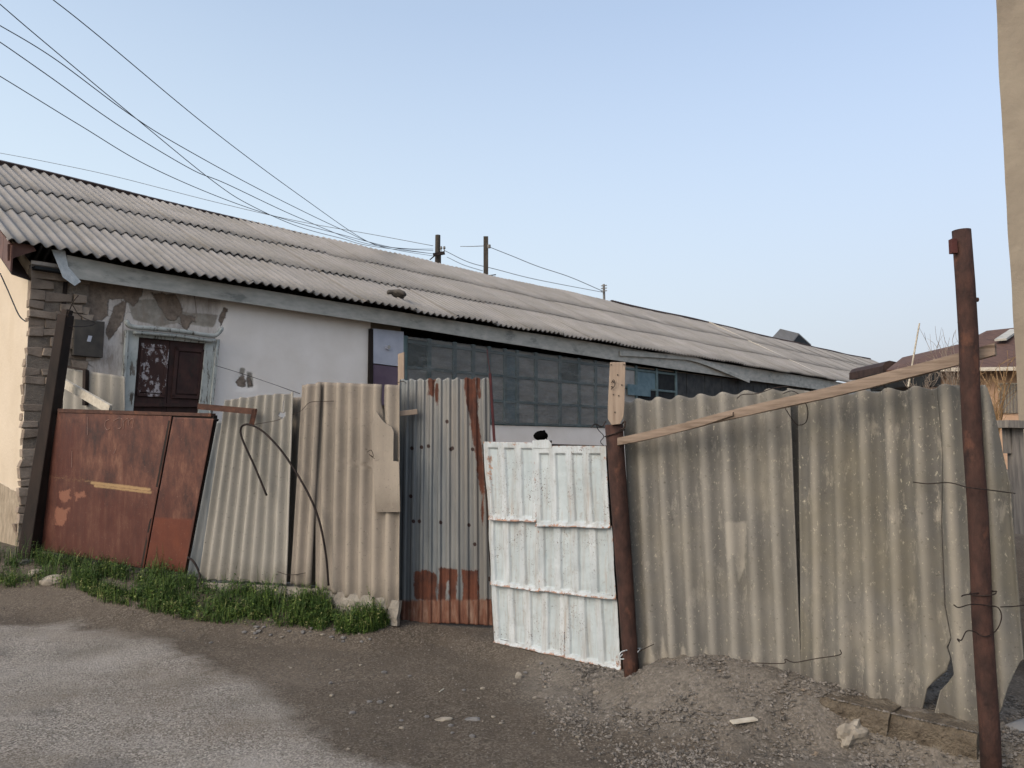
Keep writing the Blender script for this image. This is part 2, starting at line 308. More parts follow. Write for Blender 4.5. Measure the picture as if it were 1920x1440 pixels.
# ------------------------------------------------------------------ mesh building
WM = {}
def arr(x): return np.asarray(x, float)
class MB:
    def __init__(s): s.v = []; s.f = []; s.n = 0; s.a = {}
    def add(s, v, f, **at):
        v = arr(v); s.v.append(v); s.f += [tuple(i+s.n for i in q) for q in f]
        for k in set(list(s.a)+list(at)):
            s.a.setdefault(k, [np.zeros(s.n)] if s.n else [])
            x = at.get(k, 0.0); s.a[k].append(np.broadcast_to(arr(x), (len(v),)).copy())
        s.n += len(v); return s
    def grid(s, G, flip=False, **at):            # G: (nu,nv,3)
        nu, nv = G.shape[:2]; idx = np.arange(nu*nv).reshape(nu, nv)
        q = np.stack([idx[:-1, :-1], idx[1:, :-1], idx[1:, 1:], idx[:-1, 1:]], -1).reshape(-1, 4)
        if flip: q = q[:, ::-1]
        return s.add(G.reshape(-1, 3), q.tolist(), **{k: arr(x).reshape(-1) if np.ndim(x) else x for k, x in at.items()})
    def prism(s, front, depth, **at):            # front polygon + depth vector
        p = arr(front); d = arr(depth); n = len(p); v = np.vstack([p, p+d])
        f = [tuple(range(n)), tuple(range(2*n-1, n-1, -1))]+[(i, i+n, (i+1) % n+n, (i+1) % n) for i in range(n)]
        return s.add(v, f, **at)
    def box(s, c, size, rz=0.0, M=None, **at):
        x, y, z = [k/2 for k in size]; v = arr([(a, b, cc) for a in (-x, x) for b in (-y, y) for cc in (-z, z)])
        if M is None: M = Matrix.Rotation(rz, 3, 'Z')
        v = v@np.array(M).T+arr(c)
        return s.add(v, [(0, 1, 3, 2), (4, 6, 7, 5), (0, 4, 5, 1), (2, 3, 7, 6), (0, 2, 6, 4), (1, 5, 7, 3)], **at)
    def beam(s, a, b, wd, ht, up=(0, 0, 1), w2=None, h2=None, **at):
        a = arr(a); b = arr(b); d = (b-a)/np.linalg.norm(b-a); sd_ = np.cross(d, up); sd_ /= np.linalg.norm(sd_); u = np.cross(sd_, d)
        w2 = w2 or wd; h2 = h2 or ht; v = []
        for p, ww, hh in ((a, wd, ht), (b, w2, h2)):
            v += [p-sd_*ww/2-u*hh/2, p+sd_*ww/2-u*hh/2, p+sd_*ww/2+u*hh/2, p-sd_*ww/2+u*hh/2]
        return s.add(v, [(3, 2, 1, 0), (4, 5, 6, 7), (0, 1, 5, 4), (1, 2, 6, 5), (2, 3, 7, 6), (3, 0, 4, 7)], **at)
    def tube(s, pts, r, n=8, cap=True, **at):
        P = arr(pts); m = len(P); R = np.broadcast_to(arr(r), (m,)); T = np.gradient(P, axis=0)
        T /= np.maximum(np.linalg.norm(T, axis=1, keepdims=True), 1e-9)
        u = np.cross(T[0], (0, 0, 1)); 
        if np.linalg.norm(u) < .2: u = np.cross(T[0], (1, 0, 0))
        V = []
        for i in range(m):
            u = u-T[i]*(u@T[i]); u /= np.linalg.norm(u); w_ = np.cross(T[i], u)
            for k in range(n):
                an = 2*math.pi*k/n; V.append(P[i]+R[i]*(math.cos(an)*u+math.sin(an)*w_))
        f = [(i*n+k, i*n+(k+1) % n, (i+1)*n+(k+1) % n, (i+1)*n+k) for i in range(m-1) for k in range(n)]
        if cap: f += [tuple(range(n-1, -1, -1)), tuple(range((m-1)*n, m*n))]
        return s.add(V, f, **at)
    def build(s, name, mat, parent=None, smooth=False, loc=None, solid=0.0, bevel=0.0, **tags):
        V = np.vstack(s.v)
        if parent is not None: Mw = WM[parent.name]
        else:
            if loc is None: loc = ((V[:, 0].min()+V[:, 0].max())/2, (V[:, 1].min()+V[:, 1].max())/2, V[:, 2].min())
            Mw = Matrix.Translation(Vector(loc))
        Mi = np.array(Mw.inverted()); L = V@Mi[:3, :3].T+Mi[:3, 3]
        me = bpy.data.meshes.new(name); me.from_pydata(L.tolist(), [], s.f); me.validate()
        for k, x in s.a.items():
            at = me.attributes.new(k, 'FLOAT', 'POINT'); at.data.foreach_set('value', np.concatenate(x).astype(np.float32))
        me.materials.append(MATS[mat] if isinstance(mat, str) else mat)
        if smooth: me.polygons.foreach_set('use_smooth', [True]*len(me.polygons))
        o = bpy.data.objects.new(name, me); COL.objects.link(o)
        if parent is not None: o.parent = parent
        else: o.matrix_world = Mw
        WM[o.name] = Mw
        if solid:
            md = o.modifiers.new('solid', 'SOLIDIFY'); md.thickness = solid; md.offset = -1
        if bevel:
            md = o.modifiers.new('bevel', 'BEVEL'); md.width = bevel; md.segments = 2
        if tags: tag(o, **tags)
        return o
def tag(o, label=None, cat=None, group=None, kind=None):
    if label: o['label'] = label
    if cat: o['category'] = cat
    if group: o['group'] = group
    if kind: o['kind'] = kind
def empty(name, loc, rz=0.0, **tags):
    o = bpy.data.objects.new(name, None); COL.objects.link(o); o.empty_display_size = .2
    Mw = Matrix.Translation(Vector(loc))@Matrix.Rotation(rz, 4, 'Z'); o.matrix_world = Mw; WM[o.name] = Mw
    tag(o, **tags); return o
def paint(P, polys=(), strokes=(), soft=4.0):    # 0..1 mask at world points from outlines given in the photo's pixels
    q = proj(P); best = np.full(len(q), -1e9)
    def segd(a, b):
        ab = b-a; t = np.clip(((q-a)@ab)/max(ab@ab, 1e-9), 0, 1); return np.linalg.norm(q-(a+t[:, None]*ab), axis=1)
    for p in polys:
        p = arr(p); d = np.full(len(q), 1e9); ins = np.zeros(len(q), bool)
        for i in range(len(p)):
            a, b = p[i], p[(i+1) % len(p)]; d = np.minimum(d, segd(a, b))
            c = ((a[1] > q[:, 1]) != (b[1] > q[:, 1])); xx = (b[0]-a[0])*(q[:, 1]-a[1])/(b[1]-a[1]+1e-12)+a[0]; ins ^= c & (q[:, 0] < xx)
        best = np.maximum(best, np.where(ins, d, -d))
    for p, wd in strokes:
        p = arr(p); d = np.full(len(q), 1e9)
        for i in range(len(p)-1): d = np.minimum(d, segd(p[i], p[i+1]))
        best = np.maximum(best, wd-d)
    return np.clip(.5+best/(2*soft), 0, 1)
def spline(pts, n=8):
    P = [arr(p) for p in pts]; P = [2*P[0]-P[1]]+P+[2*P[-1]-P[-2]]; out = []
    for i in range(1, len(P)-2):
        for k in range(n):
            t = k/n; a, b, c, d = P[i-1:i+3]
            out.append(.5*((2*b)+(-a+c)*t+(2*a-5*b+4*c-d)*t*t+(-a+3*b-3*c+d)*t**3))
    out.append(P[-2]); return out

# ------------------------------------------------------------------ fence run, ground height
PG = pl(68, 9.0, 345, 7.75); P1 = pl(375, 7.5, 540, 7.05); P2 = pl(545, 7.0, 748, 6.5); PM = pl(750, 6.75, 925, 6.6)
PW = pl(925, 6.2, 1165, 5.4); PA = pl(1180, 5.28, 1500, 4.68); PB = pl(1500, 4.66, 1840, 4.0); PC = pl(1790, 4.16, 1920, 3.9)
FL = []      # (x, y, base height, falloff width)
for px, py, Y, dz, fw in [(-700, 1000, 10.9, .05, 1.3), (40, 1040, 9.1, 0, 1.1), (345, 1078, 7.75, -.04, 1.0), (540, 1110, 7.05, -.07, .8), (700, 1150, 6.6, -.05, .45), (840, 1172, 6.68, 0, .3), (925, 1205, 6.2, 0, .3),
                          (1182, 1268, 5.3, 0, .4), (1240, 1238, 5.15, 0, .8), (1340, 1226, 4.97, 0, 1.0), (1500, 1268, 4.66, 0, .9), (1590, 1295, 4.45, 0, .42), (1640, 1318, 4.35, 0, .34), (1840, 1372, 4.0, 0, .30), (1990, 1400, 3.75, 0, .3)]:
    p = PX(px, py, Y); FL.append((p[0], p[1], p[2]+dz, fw))
FL = np.array(FL)
def H(x, y, micro=True):
    x = np.atleast_1d(arr(x)); y = np.atleast_1d(arr(y)); bd = np.full(x.shape, 1e9); bz = np.zeros(x.shape); bw = np.ones(x.shape); sg = np.ones(x.shape)
    for i in range(len(FL)-1):
        a = FL[i, :2]; b = FL[i+1, :2]; ab = b-a; L2 = ab@ab; t = np.clip(((x-a[0])*ab[0]+(y-a[1])*ab[1])/L2, 0, 1)
        d = np.hypot(x-a[0]-t*ab[0], y-a[1]-t*ab[1]); k = d < bd; bd = np.where(k, d, bd)
        bz = np.where(k, FL[i, 2]*(1-t)+FL[i+1, 2]*t, bz); bw = np.where(k, FL[i, 3]*(1-t)+FL[i+1, 3]*t, bw)
        s_ = np.sign((x-a[0])*ab[1]-(y-a[1])*ab[0]); sg = np.where(k, s_, sg)
    # sg>0 : camera side is where cross is negative for our run; resolve with a known point
    front = sg == FRONT
    f = 1-sm(bd/bw, 0, 1); z = np.where(front, bz*f, bz*(1-.4*sm(bd, 0, 3)))
    if micro: z = z+.03*(fbm(x*.7, y*.7, 3)-.5)*sm(np.hypot(x, y), 2, 4)*(np.hypot(x, y) < 60)+.012*(fbm(x*5, y*5, 9)-.5)
    return z
FRONT = 1; _a, _b = FL[0, :2], FL[1, :2]
FRONT = np.sign((0-_a[0])*(_b-_a)[1]-(0-_a[1])*(_b-_a)[0])
def axis_lines(lo, hi, step, far):
    a = list(np.arange(lo, hi, step)); s_ = step; v = hi
    while v < far: a.append(v); s_ *= 1.35; v += s_
    a.append(far); s_ = step; v = lo-step
    while v > -far: a.insert(0, v); s_ *= 1.35; v -= s_
    a.insert(0, -far); return np.array(a)
gx = axis_lines(-8, 3.6, .035, 400); gy = axis_lines(2.2, 9.6, .035, 400)
GX, GY = np.meshgrid(gx, gy, indexing='ij'); GZ = H(GX.ravel(), GY.ravel()).reshape(GX.shape)
mound_pts = [PX(1185, 1268, 5.3), PX(1340, 1230, 4.97), PX(1500, 1268, 4.66), PX(1840, 1372, 4.0)]
md = np.full(GX.shape, 1e9)
for i in range(3):
    a, b = mound_pts[i][:2], mound_pts[i+1][:2]; ab = b-a; t = np.clip(((GX-a[0])*ab[0]+(GY-a[1])*ab[1])/(ab@ab), 0, 1)
    md = np.minimum(md, np.hypot(GX-a[0]-t*ab[0], GY-a[1]-t*ab[1]))
mk = 1-sm(md, .35, 1.15)
g = MB(); G3 = np.stack([GX, GY, GZ+mk*.06*(fbm(GX*6, GY*6, 5)-.42)], -1)
g.grid(G3, mound=mk); g.build('ground', 'dirt', smooth=True, loc=(0, 0, 0), kind='structure')

from bisect import bisect
def Hq(x, y):
    i = np.clip(np.searchsorted(gx, x)-1, 0, len(gx)-2); j = np.clip(np.searchsorted(gy, y)-1, 0, len(gy)-2)
    u = (x-gx[i])/(gx[i+1]-gx[i]); v = (y-gy[j])/(gy[j+1]-gy[j]); Zg = G3[..., 2]
    return (Zg[i, j]*(1-u)+Zg[i+1, j]*u)*(1-v)+(Zg[i, j+1]*(1-u)+Zg[i+1, j+1]*u)*v
def onground_many(px, py):
    px = arr(px); py = arr(py); D = np.stack([(px-960)/F, CP-(720-py)/F*SP, SP+(720-py)/F*CP], 1); D = D/D[:, 1:2]
    Ys = np.linspace(2.5, 13, 260); res = np.full(len(px), 13.0); done = np.zeros(len(px), bool); prev = None
    for k, Y in enumerate(Ys):
        df = 1.6+D[:, 2]*Y-Hq(D[:, 0]*Y, np.full(len(px), Y))
        if prev is not None:
            hit = (~done) & (df <= 0); fr_ = prev/np.maximum(prev-df, 1e-9); res = np.where(hit, Ys[k-1]+(Y-Ys[k-1])*fr_, res); done |= hit
        prev = df
    return CAM[None]+D*res[:, None]
# worn road sheet
RP = arr([PZ(x, y)[:2] for x, y in [(-900, 1130), (0, 1162), (160, 1160), (290, 1180), (400, 1228), (480, 1268), (590, 1305), (640, 1350), (700, 1405), (850, 1445), (1000, 1560), (1300, 2200)]]+[(1.5, -6), (-30, -6), (-30, 8)])
def sdist(x, y, P):
    q = np.stack([x, y], 1); d = np.full(len(q), 1e9); ins = np.zeros(len(q), bool)
    for i in range(len(P)):
        a, b = P[i], P[(i+1) % len(P)]; ab = b-a; t = np.clip(((q-a)@ab)/(ab@ab), 0, 1); d = np.minimum(d, np.linalg.norm(q-(a+t[:, None]*ab), axis=1))
        c = ((a[1] > q[:, 1]) != (b[1] > q[:, 1])); xx = (b[0]-a[0])*(q[:, 1]-a[1])/(b[1]-a[1]+1e-12)+a[0]; ins ^= c & (q[:, 0] < xx)
    return np.where(ins, d, -d)
rx = np.concatenate([np.arange(-30, -8, .5), np.arange(-8, 1.6, .04)]); ry = np.concatenate([np.arange(-6, 2, .5), np.arange(2, 8.6, .04)])
X, Y_ = np.meshgrid(rx, ry, indexing='ij'); sdv = sdist(X.ravel(), Y_.ravel(), RP).reshape(X.shape)+.45*(fbm(X*1.6, Y_*1.6, 4)-.5)
Z = Hq(X.ravel(), Y_.ravel()).reshape(X.shape)-.003+.010*np.clip(sdv/.2, 0, 1)
idx = np.arange(X.size).reshape(X.shape); keep = (sdv[:-1, :-1] > 0)
Q = np.stack([idx[:-1, :-1], idx[1:, :-1], idx[1:, 1:], idx[:-1, 1:]], -1)[keep].reshape(-1, 4)
used, inv = np.unique(Q, return_inverse=True); V = np.stack([X, Y_, Z], -1).reshape(-1, 3)[used]
ed = np.clip(sdv.ravel()[used]/.34, 0, 1)*.95
st = paint(V, [[(50, 1330), (110, 1328), (112, 1342), (55, 1343)], [(120, 1425), (240, 1420), (260, 1450), (120, 1450)], [(-20, 1212), (18, 1212), (25, 1230), (-20, 1235)]], soft=8)
r = MB(); r.add(V, inv.reshape(-1, 4).tolist(), edge=ed, stain=st); r.build('road', 'worn_road', smooth=True, loc=(0, 0, 0), kind='structure')

# ------------------------------------------------------------------ the long house
TH = math.radians(43.6); HD = np.array([math.sin(TH), math.cos(TH)]); HN = np.array([-HD[1], HD[0]]); HC = np.array([-6.25, 9.9])
house = empty('house', (HC[0], HC[1], .2), math.pi/2-TH, label='long low plastered house with grey corrugated roof behind the patched fence', cat='house')
def hl(t, w_, h): p = HC+HD*t+HN*w_; return np.array([p[0], p[1], h])
def HP(t, w_, h):
    t, w_, h = np.broadcast_arrays(arr(t), arr(w_), arr(h)); return np.stack([HC[0]+HD[0]*t+HN[0]*w_, HC[1]+HD[1]*t+HN[1]*w_, h], -1)
PH = Plane(hl(0, 0, 0), hl(1, 0, 0))
def FH(x, y, w_=0.0):
    p = PH.hit(x, y, -w_); return float((p[:2]-HC)@HD), float(p[2])
def fpoly(px, w_=0.0): return [PH.hit(x, y, -w_) for x, y in px]
OUTV = -np.array([HN[0], HN[1], 0])
def hbox(mb, t0, t1, w0, w1, h0, h1, **at):
    v = [hl(t, a, h) for t in (t0, t1) for a in (w0, w1) for h in (h0, h1)]
    mb.add(v, [(0, 1, 3, 2), (4, 6, 7, 5), (0, 4, 5, 1), (2, 3, 7, 6), (0, 2, 6, 4), (1, 5, 7, 3)], **at)
LEN = 44.0; EW, EH, RW, RH = -.35, 4.07, 4.4, 6.50
SL = math.hypot(RW-EW, RH-EH); su = np.array([(RW-EW)/SL, (RH-EH)/SL])
def eave_h(t): return EH-.0035*t*(t < 30)-.1*(t >= 30)+.03*(vnoise(t*.35, 0*t, 5)-.5)+.05*np.exp(-((t-.0)/.8)**2)
def ridge_h(t): return RH+.05*(vnoise(t*.3, 0*t, 8)-.5)+.03*np.exp(-((t-1)/2)**2)
roof = MB(); rows = 3; ov = .16; pitch = .152
for rr in range(rows):
    s0 = SL*rr/rows-(ov if rr else 0); s1 = SL*(rr+1)/rows
    k = 0; t0 = -.35
    while t0 < LEN:
        wdt = 1.10; t1 = min(t0+wdt, LEN); nseg = int((t1-t0)/pitch*9)+2
        lift = (RNG.uniform(0, .022)+(.012 if k % 2 else 0))*(1 if t0 < 9 else .45); sk0 = RNG.normal(0, .018); tn = RNG.uniform(-1, 1)
        tt = np.linspace(t0, t1+(.04 if t1 < LEN else 0), nseg); ss = np.linspace(0, 1, 4); T, V2 = np.meshgrid(tt, ss, indexing='ij')
        s_ = s0+(s1-s0)*V2+sk0*(1-V2)+ (RNG.normal(0, .012) if rr == 0 else 0)
        e = eave_h(T); rg = ridge_h(T); fr = s_/SL; base_h = e+(rg-e)*fr; base_w = EW+(RW-EW)*fr
        wv = np.cos(2*math.pi*T/pitch); off = .026*wv+.03+(.019 if rr else 0)*(1-V2)+lift*(1-V2)+(.010 if k % 2 else 0)
        G = HP(T-.02*(1-V2)*0, base_w-off*su[1], base_h+off*su[0])
        # folded lower edge for thickness
        dn = np.array([HN[0]*su[1], HN[1]*su[1], -su[0]]); e0 = G[:, 0]+dn*.014; up = (G[:, 1]-G[:, 0])/np.linalg.norm(G[:, 1]-G[:, 0], axis=1, keepdims=True)
        e1 = e0+up*.12
        G = np.concatenate([e1[:, None], e0[:, None], G], 1); wv = np.concatenate([wv[:, :1], wv[:, :1], wv], 1)
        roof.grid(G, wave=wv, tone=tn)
        t0 += wdt-.035; k += 1
# far slope
T, V2 = np.meshgrid(np.linspace(-.35, LEN, 900), np.linspace(0, 1, 6), indexing='ij')
off = .026*np.cos(2*math.pi*T/pitch)
roof.grid(HP(T, RW+(RW-EW)*V2, ridge_h(T)*(1-V2)+eave_h(T)*V2+off+.02), wave=off*0, tone=0.0)
roofo = roof.build('roof', 'asbestos_roof', house, smooth=True)
# ridge pieces
rb = MB()
ts = np.linspace(-.6, 8.3, 30)
for i in range(len(ts)-1):
    a, b = ts[i], ts[i+1]; lf = .085 if a < 2.2 else .085-.012*(a-2.2)
    h0, h1 = ridge_h(np.array([a]))[0]+lf, ridge_h(np.array([b]))[0]+lf
    for w0, w1 in ((RW-.11, RW+.02),):
        v = [hl(a, w0, h0-.045), hl(b, w0, h1-.045), hl(b, w1, h1+.015), hl(a, w1, h0+.015), hl(a, RW+.16, h0-.05), hl(b, RW+.16, h1-.05)]
        rb.add(v, [(0, 1, 2, 3), (3, 2, 5, 4)])
        rb.add([hl(a, w0, h0-.045), hl(b, w0, h1-.045), hl(b, w0+.03, h1-.12), hl(a, w0+.03, h0-.12)], [(3, 2, 1, 0)])
rb.build('ridge_board', 'ridge_brown', roofo, solid=.006)
rc = MB()
tc_ = np.arange(18.6, 43.8, .019)
for seg in (tc_,):
    T, V2 = np.meshgrid(seg, np.linspace(0, 1, 3), indexing='ij'); hh = ridge_h(T)+.075+.022*np.cos(2*math.pi*T/.152)+.025*(vnoise(T*.5, 0*T, 3))
    rc.grid(HP(T, RW-.07+.14*V2, hh-.03*np.abs(V2-.5)), wave=.0, tone=1.0)
    rc.grid(HP(T, RW-.07+0*V2, hh-.015-.07*V2), wave=0., tone=1.0)
rc.build('ridge_cap', 'ridge_brown', roofo)
rs = MB()
a = hl(25.3, RW-.05, RH+.10); b = hl(25.3, EW+.1, EH+.03)
rs.beam(a, b, .14, .03, up=(0, 0, 1)); rs.build('roof_seam', 'wood_pale', roofo)
vt = MB(); px = [(1460, 629), (1497, 622), (1520, 645), (1485, 648)]
A = PH.hit(1458, 640, -6.0); B = PH.hit(1498, 621, -6.0); C_ = PH.hit(1522, 645, -6.0); bk = np.array([HN[0], HN[1], 0])*1.6
fw = np.array([HD[0], HD[1], 0])
A0 = hl(32.2, 5.2, 6.0)
apex = PH.hit(1498, 625, -5.2); lf_ = PH.hit(1484, 642, -4.9); rf_ = PH.hit(1521, 646, -5.6)
vt.prism([apex, lf_, lf_-np.array([0, 0, .07]), apex-np.array([0, 0, .07])], -fw*2.2)
vt.prism([apex-np.array([0, 0, .001]), apex-np.array([0, 0, .07]), rf_-np.array([0, 0, .07]), rf_], -fw*1.5)
vto = vt.build('roof_vent', 'asbestos_roof', roofo)
vd = MB(); z_ = np.array([0, 0, .075]); vd.prism([apex-z_, lf_-z_, lf_-z_*6, rf_-z_*6, rf_-z_], -fw*.9); vd.build('vent_opening', 'dark_inside', vto)
# sagging black bundle of rubbish on the eave
bs = MB()
for i in range(7):
    p0 = PH.hit(728+RNG.uniform(-5, 5), 553+RNG.uniform(-3, 3), .35-.55)+np.array([0, 0, .05]); p1 = p0+np.array([RNG.uniform(.15, .3), RNG.uniform(-.05, .15), RNG.uniform(-.12, -.04)])
    bs.tube(spline([p0, (p0+p1)/2+np.array([0, 0, .04]), p1], 4), [.035]*4+[.05]*4+[.02], 6)
bs.build('tattered_patch', 'fuse_box_paint', roofo, smooth=True)

# facade wall (plastered left part), dense so that wear can be laid on it
tL, _ = FH(122, 700); tM = FH(694, 700)[0]; tV = FH(757, 700)[0]; tE = LEN-.3
nt_, nh_ = int((tM-0)/.028), 130
T, Hh = np.meshgrid(np.linspace(0.0, tM, nt_), np.linspace(.1, 4.0, nh_), indexing='ij')
P = HP(T, 0, Hh).reshape(-1, 3)
peel = paint(P, [[(155, 515), (270, 535), (268, 552), (252, 575), (232, 560), (205, 560), (202, 590), (192, 600), (170, 600), (160, 560), (150, 545)],
                 [(285, 548), (330, 552), (345, 580), (330, 602), (315, 598), (300, 575)], [(340, 590), (366, 592), (352, 618), (342, 612)], [(360, 594), (368, 594), (368, 604), (361, 602)],
                 [(449, 706), (455, 700), (462, 712), (462, 724), (448, 726), (444, 716)], [(464, 708), (470, 706), (474, 722), (466, 726)],
                 [(205, 640), (232, 600), (238, 560), (215, 575), (200, 620)], [(410, 600), (420, 575), (428, 580), (414, 615)], [(125, 660), (140, 700), (150, 760), (122, 760)]], soft=9)
grey = paint(P, [[(240, 562), (300, 560), (345, 585), (410, 590), (400, 615), (340, 605), (300, 612), (250, 600)], [(130, 520), (170, 530), (160, 560), (130, 555)], [(463, 696), (474, 700), (476, 726), (464, 728)], [(450, 690), (460, 690), (458, 704), (450, 702)]], soft=8)
dirty = paint(P, [[(60, 500), (420, 500), (402, 640), (396, 800), (60, 800)]], soft=16)
wob = .012*fbm(T*1.5, Hh*1.5, 2)
fa = MB(); G = HP(T, wob+.03*peel.reshape(T.shape)+.012*grey.reshape(T.shape)*.5, Hh)
fa.grid(G, flip=True, peel=peel, grey=grey, dirty=dirty); fa.build('facade_wall', 'plaster_old', house, smooth=True)
# rest of the body
bw = MB()
hbox(bw, tV, tE, 0.0, .25, 0, 3.62); hbox(bw, 0, tE, 8.6, 8.85, 0, 3.9); hbox(bw, tE-.25, tE, .3, 8.55, 0, 3.9)
hbox(bw, tM+.002, tV, .1, .3, 0, 3.9)
bw.build('back_wall', 'wall_tan', house)
# gable wall with worn foot
WY, HZ = np.meshgrid(np.linspace(0, 8.8, 200), np.linspace(0, 1, 140), indexing='ij')
toph = np.minimum(np.minimum(3.95+WY*(RH-EH)/(RW-EW), 3.95+(8.8-WY)*(RH-EH)/(RW-EW)), 6.35)
Gg = HP(-.002+.01*fbm(WY*2, HZ*5, 7), WY, HZ*toph); Pg = Gg.reshape(-1, 3)
worn = paint(Pg, [[(-400, 900), (0, 905), (22, 918), (42, 925), (60, 1100), (-400, 1100)]], soft=6)
gb = MB(); gb.grid(Gg, worn=worn); gb.build('gable_wall', 'gable_plaster', house, smooth=True)
gs = MB(); q = [hl(-.004, 2.05, 1.3), hl(-.004, 2.4, 1.3), hl(-.004, 2.4, 3.3), hl(-.004, 2.05, 3.3)]
# corner of bare blocks
bc = MB(); h = .12; course = 0
while h < 3.86:
    ch = RNG.uniform(.105, .14); tt = -.012; first = True
    while tt < .66:
        bl = RNG.uniform(.16, .34); e_ = min(tt+bl, .72+RNG.uniform(-.03, .05)); ou = RNG.uniform(-.02, .04)
        if RNG.random() < .12: ou = -.07
        x0, x1 = tt+.004, e_-.008; a_ = [RNG.normal(0, .011) for _ in range(8)]
        v = [hl(x0+a_[0], -.02-ou, h+a_[1]), hl(x1+a_[2], -.02-ou, h+a_[3]), hl(x1+a_[4], -.02-ou, h+ch-.014+a_[5]), hl(x0+a_[6], -.02-ou, h+ch-.014+a_[7])]
        bc.prism(v, -OUTV*.12, tone=RNG.random())
        tt = e_
    h += ch
bco = bc.build('block_corner', 'adobe_brick', house, bevel=.008)
mo = MB(); hbox(mo, .004, .7, -.004, .12, .1, 3.95); mo.build('mortar_bed', 'mortar', bco)
cs = MB(); cs.prism(fpoly([(121, 510), (128, 512), (122, 600), (108, 770), (100, 770), (115, 600)], -.03), -OUTV*.03); cs.build('corner_strip', 'rust_dark', house)
# fascia
fb = MB()
tt = np.linspace(FH(125, 500, -.2)[0], LEN-.2, 40)
up = eave_h(tt)-.005; lo = np.interp(tt, [0, .4, 2.4, 5.3, 12.4, 19.3, 45], [3.80, 3.80, 3.79, 3.77, 3.67, 3.61, 3.5])+.012*(vnoise(tt*1.3, 0*tt, 4)-.5)
for i in range(39):
    a, b = tt[i], tt[i+1]
    fb.prism([hl(a, -.2, lo[i]), hl(b, -.2, lo[i+1]), hl(b, -.2, up[i+1]), hl(a, -.2, up[i])], -OUTV*.025)
fb.build('fascia_board', 'fascia_paint', house)
ft = MB(); ft.prism(fpoly([(97, 468), (122, 470), (128, 500), (152, 528), (140, 536), (118, 520)], -.225), -OUTV*.006); ft.build('fascia_tin', 'tin', house)
ls = MB(); p = spline([PH.hit(1162, 662, .23), PH.hit(1255, 668, .24), PH.hit(1310, 676, .25), PH.hit(1405, 714, .3)], 5)
for a, b in zip(p[:-1], p[1:]): ls.beam(a, b, .03, .13)
ls.build('loose_fascia_strip', 'fascia_paint', house)
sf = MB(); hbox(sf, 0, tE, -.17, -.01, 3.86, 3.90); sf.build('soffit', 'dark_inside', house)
# gable verge: brown sheet and barge
vg = MB(); 
for k in range(14):
    w0 = -.3+k*.4; f0 = (w0-EW)/(RW-EW); f1 = (w0+.4-EW)/(RW-EW); h0 = EH+(RH-EH)*f0; h1 = EH+(RH-EH)*f1
    if w0 > 4: break
    vg.prism([hl(-.30, w0, h0-.02), hl(-.30, w0+.39, h1-.02), hl(-.30, w0+.39, h1-.34), hl(-.30, w0, h0-.34)], np.array([HD[0], HD[1], 0])*.02)
vg.build('barge_board', 'brown_sheet', house)
vs = MB(); vs.prism(fpoly([(14, 458), (30, 455), (62, 460), (68, 470), (30, 482), (14, 490)], -.25), -OUTV*.01); vs.build('eave_end_sheet', 'brown_sheet', house)
ug = MB(); ug.prism([hl(-.28, -.28, 3.72), hl(0, -.02, 3.72), hl(0, 4.2, 6.1), hl(-.28, 4.2, 6.1)], (0, 0, .02)); ug.build('verge_soffit', 'ridge_brown', house)

# window with shutters
def wpart(parent, name, mat, polys, w0, th, **k):
    mb = MB()
    for p in polys: mb.prism(fpoly(p, w0), -OUTV*th)
    return mb.build(name, mat, parent, **k)
fr = wpart(house, 'shutter_window', 'flaky_teal', [[(236, 618), (262, 622), (250, 772), (226, 772)], [(386, 636), (412, 636), (398, 775), (372, 775)], [(262, 622), (386, 636), (385, 644), (261, 632)]], -.06, .06, bevel=.006)
for q_ in ([(236, 618), (242, 619), (232, 772), (226, 772)], [(407, 636), (413, 636), (399, 775), (393, 775)]): wpart(fr, 'outer_moulding', 'flaky_teal', [q_], -.085, .03, bevel=.006)
cr = MB(); pc = spline([PH.hit(236, 600, .14), PH.hit(246, 612, .14), PH.hit(290, 616, .14), PH.hit(340, 621, .14), PH.hit(385, 628, .14), PH.hit(405, 628, .14), PH.hit(418, 614, .14)], 5)
cr.tube(pc, [.02]+[.035]*(len(pc)-2)+[.012], 7)
cr.tube([a+np.array([0, 0, -.07])-OUTV*.03 for a in pc[6:-5]], .03, 6); cr.build('crown_moulding', 'flaky_teal', fr, smooth=True)
sh = wpart(fr, 'shutter', 'flaky_brown', [[(262, 630), (318, 637), (311, 772), (250, 772)]], -.02, .03)
wpart(sh, 'raised_panel', 'flaky_white', [[(270, 650), (312, 654), (306, 738), (262, 735)]], -.035, .014, bevel=.006)
wpart(sh, 'panel_moulding', 'flaky_white', [[(266, 643), (317, 648), (316, 654), (266, 650)], [(266, 643), (271, 643), (262, 740), (257, 740)], [(313, 648), (318, 648), (309, 742), (304, 742)], [(258, 736), (309, 740), (308, 745), (258, 742)]], -.045, .02)
sh2 = wpart(fr, 'shutter', 'flaky_brown', [[(319, 638), (386, 645), (376, 775), (312, 772)]], -.02, .03)
wpart(sh2, 'raised_panel', 'flaky_brown', [[(337, 660), (378, 664), (372, 740), (330, 738)]], -.035, .014, bevel=.006)
wpart(sh2, 'panel_moulding', 'flaky_brown', [[(330, 650), (382, 654), (382, 661), (330, 657)], [(330, 650), (336, 650), (328, 744), (322, 744)], [(379, 656), (384, 656), (375, 744), (370, 744)], [(322, 740), (375, 743), (374, 748), (322, 746)]], -.045, .02)
wpart(fr, 'cross_rail', 'flaky_brown', [[(252, 755), (376, 757), (375, 763), (251, 762)]], -.06, .03)
sb = wpart(house, 'fuse_box', 'fuse_box_paint', [[(140, 598), (197, 603), (193, 671), (137, 666)]], -.09, .09, bevel=.008)
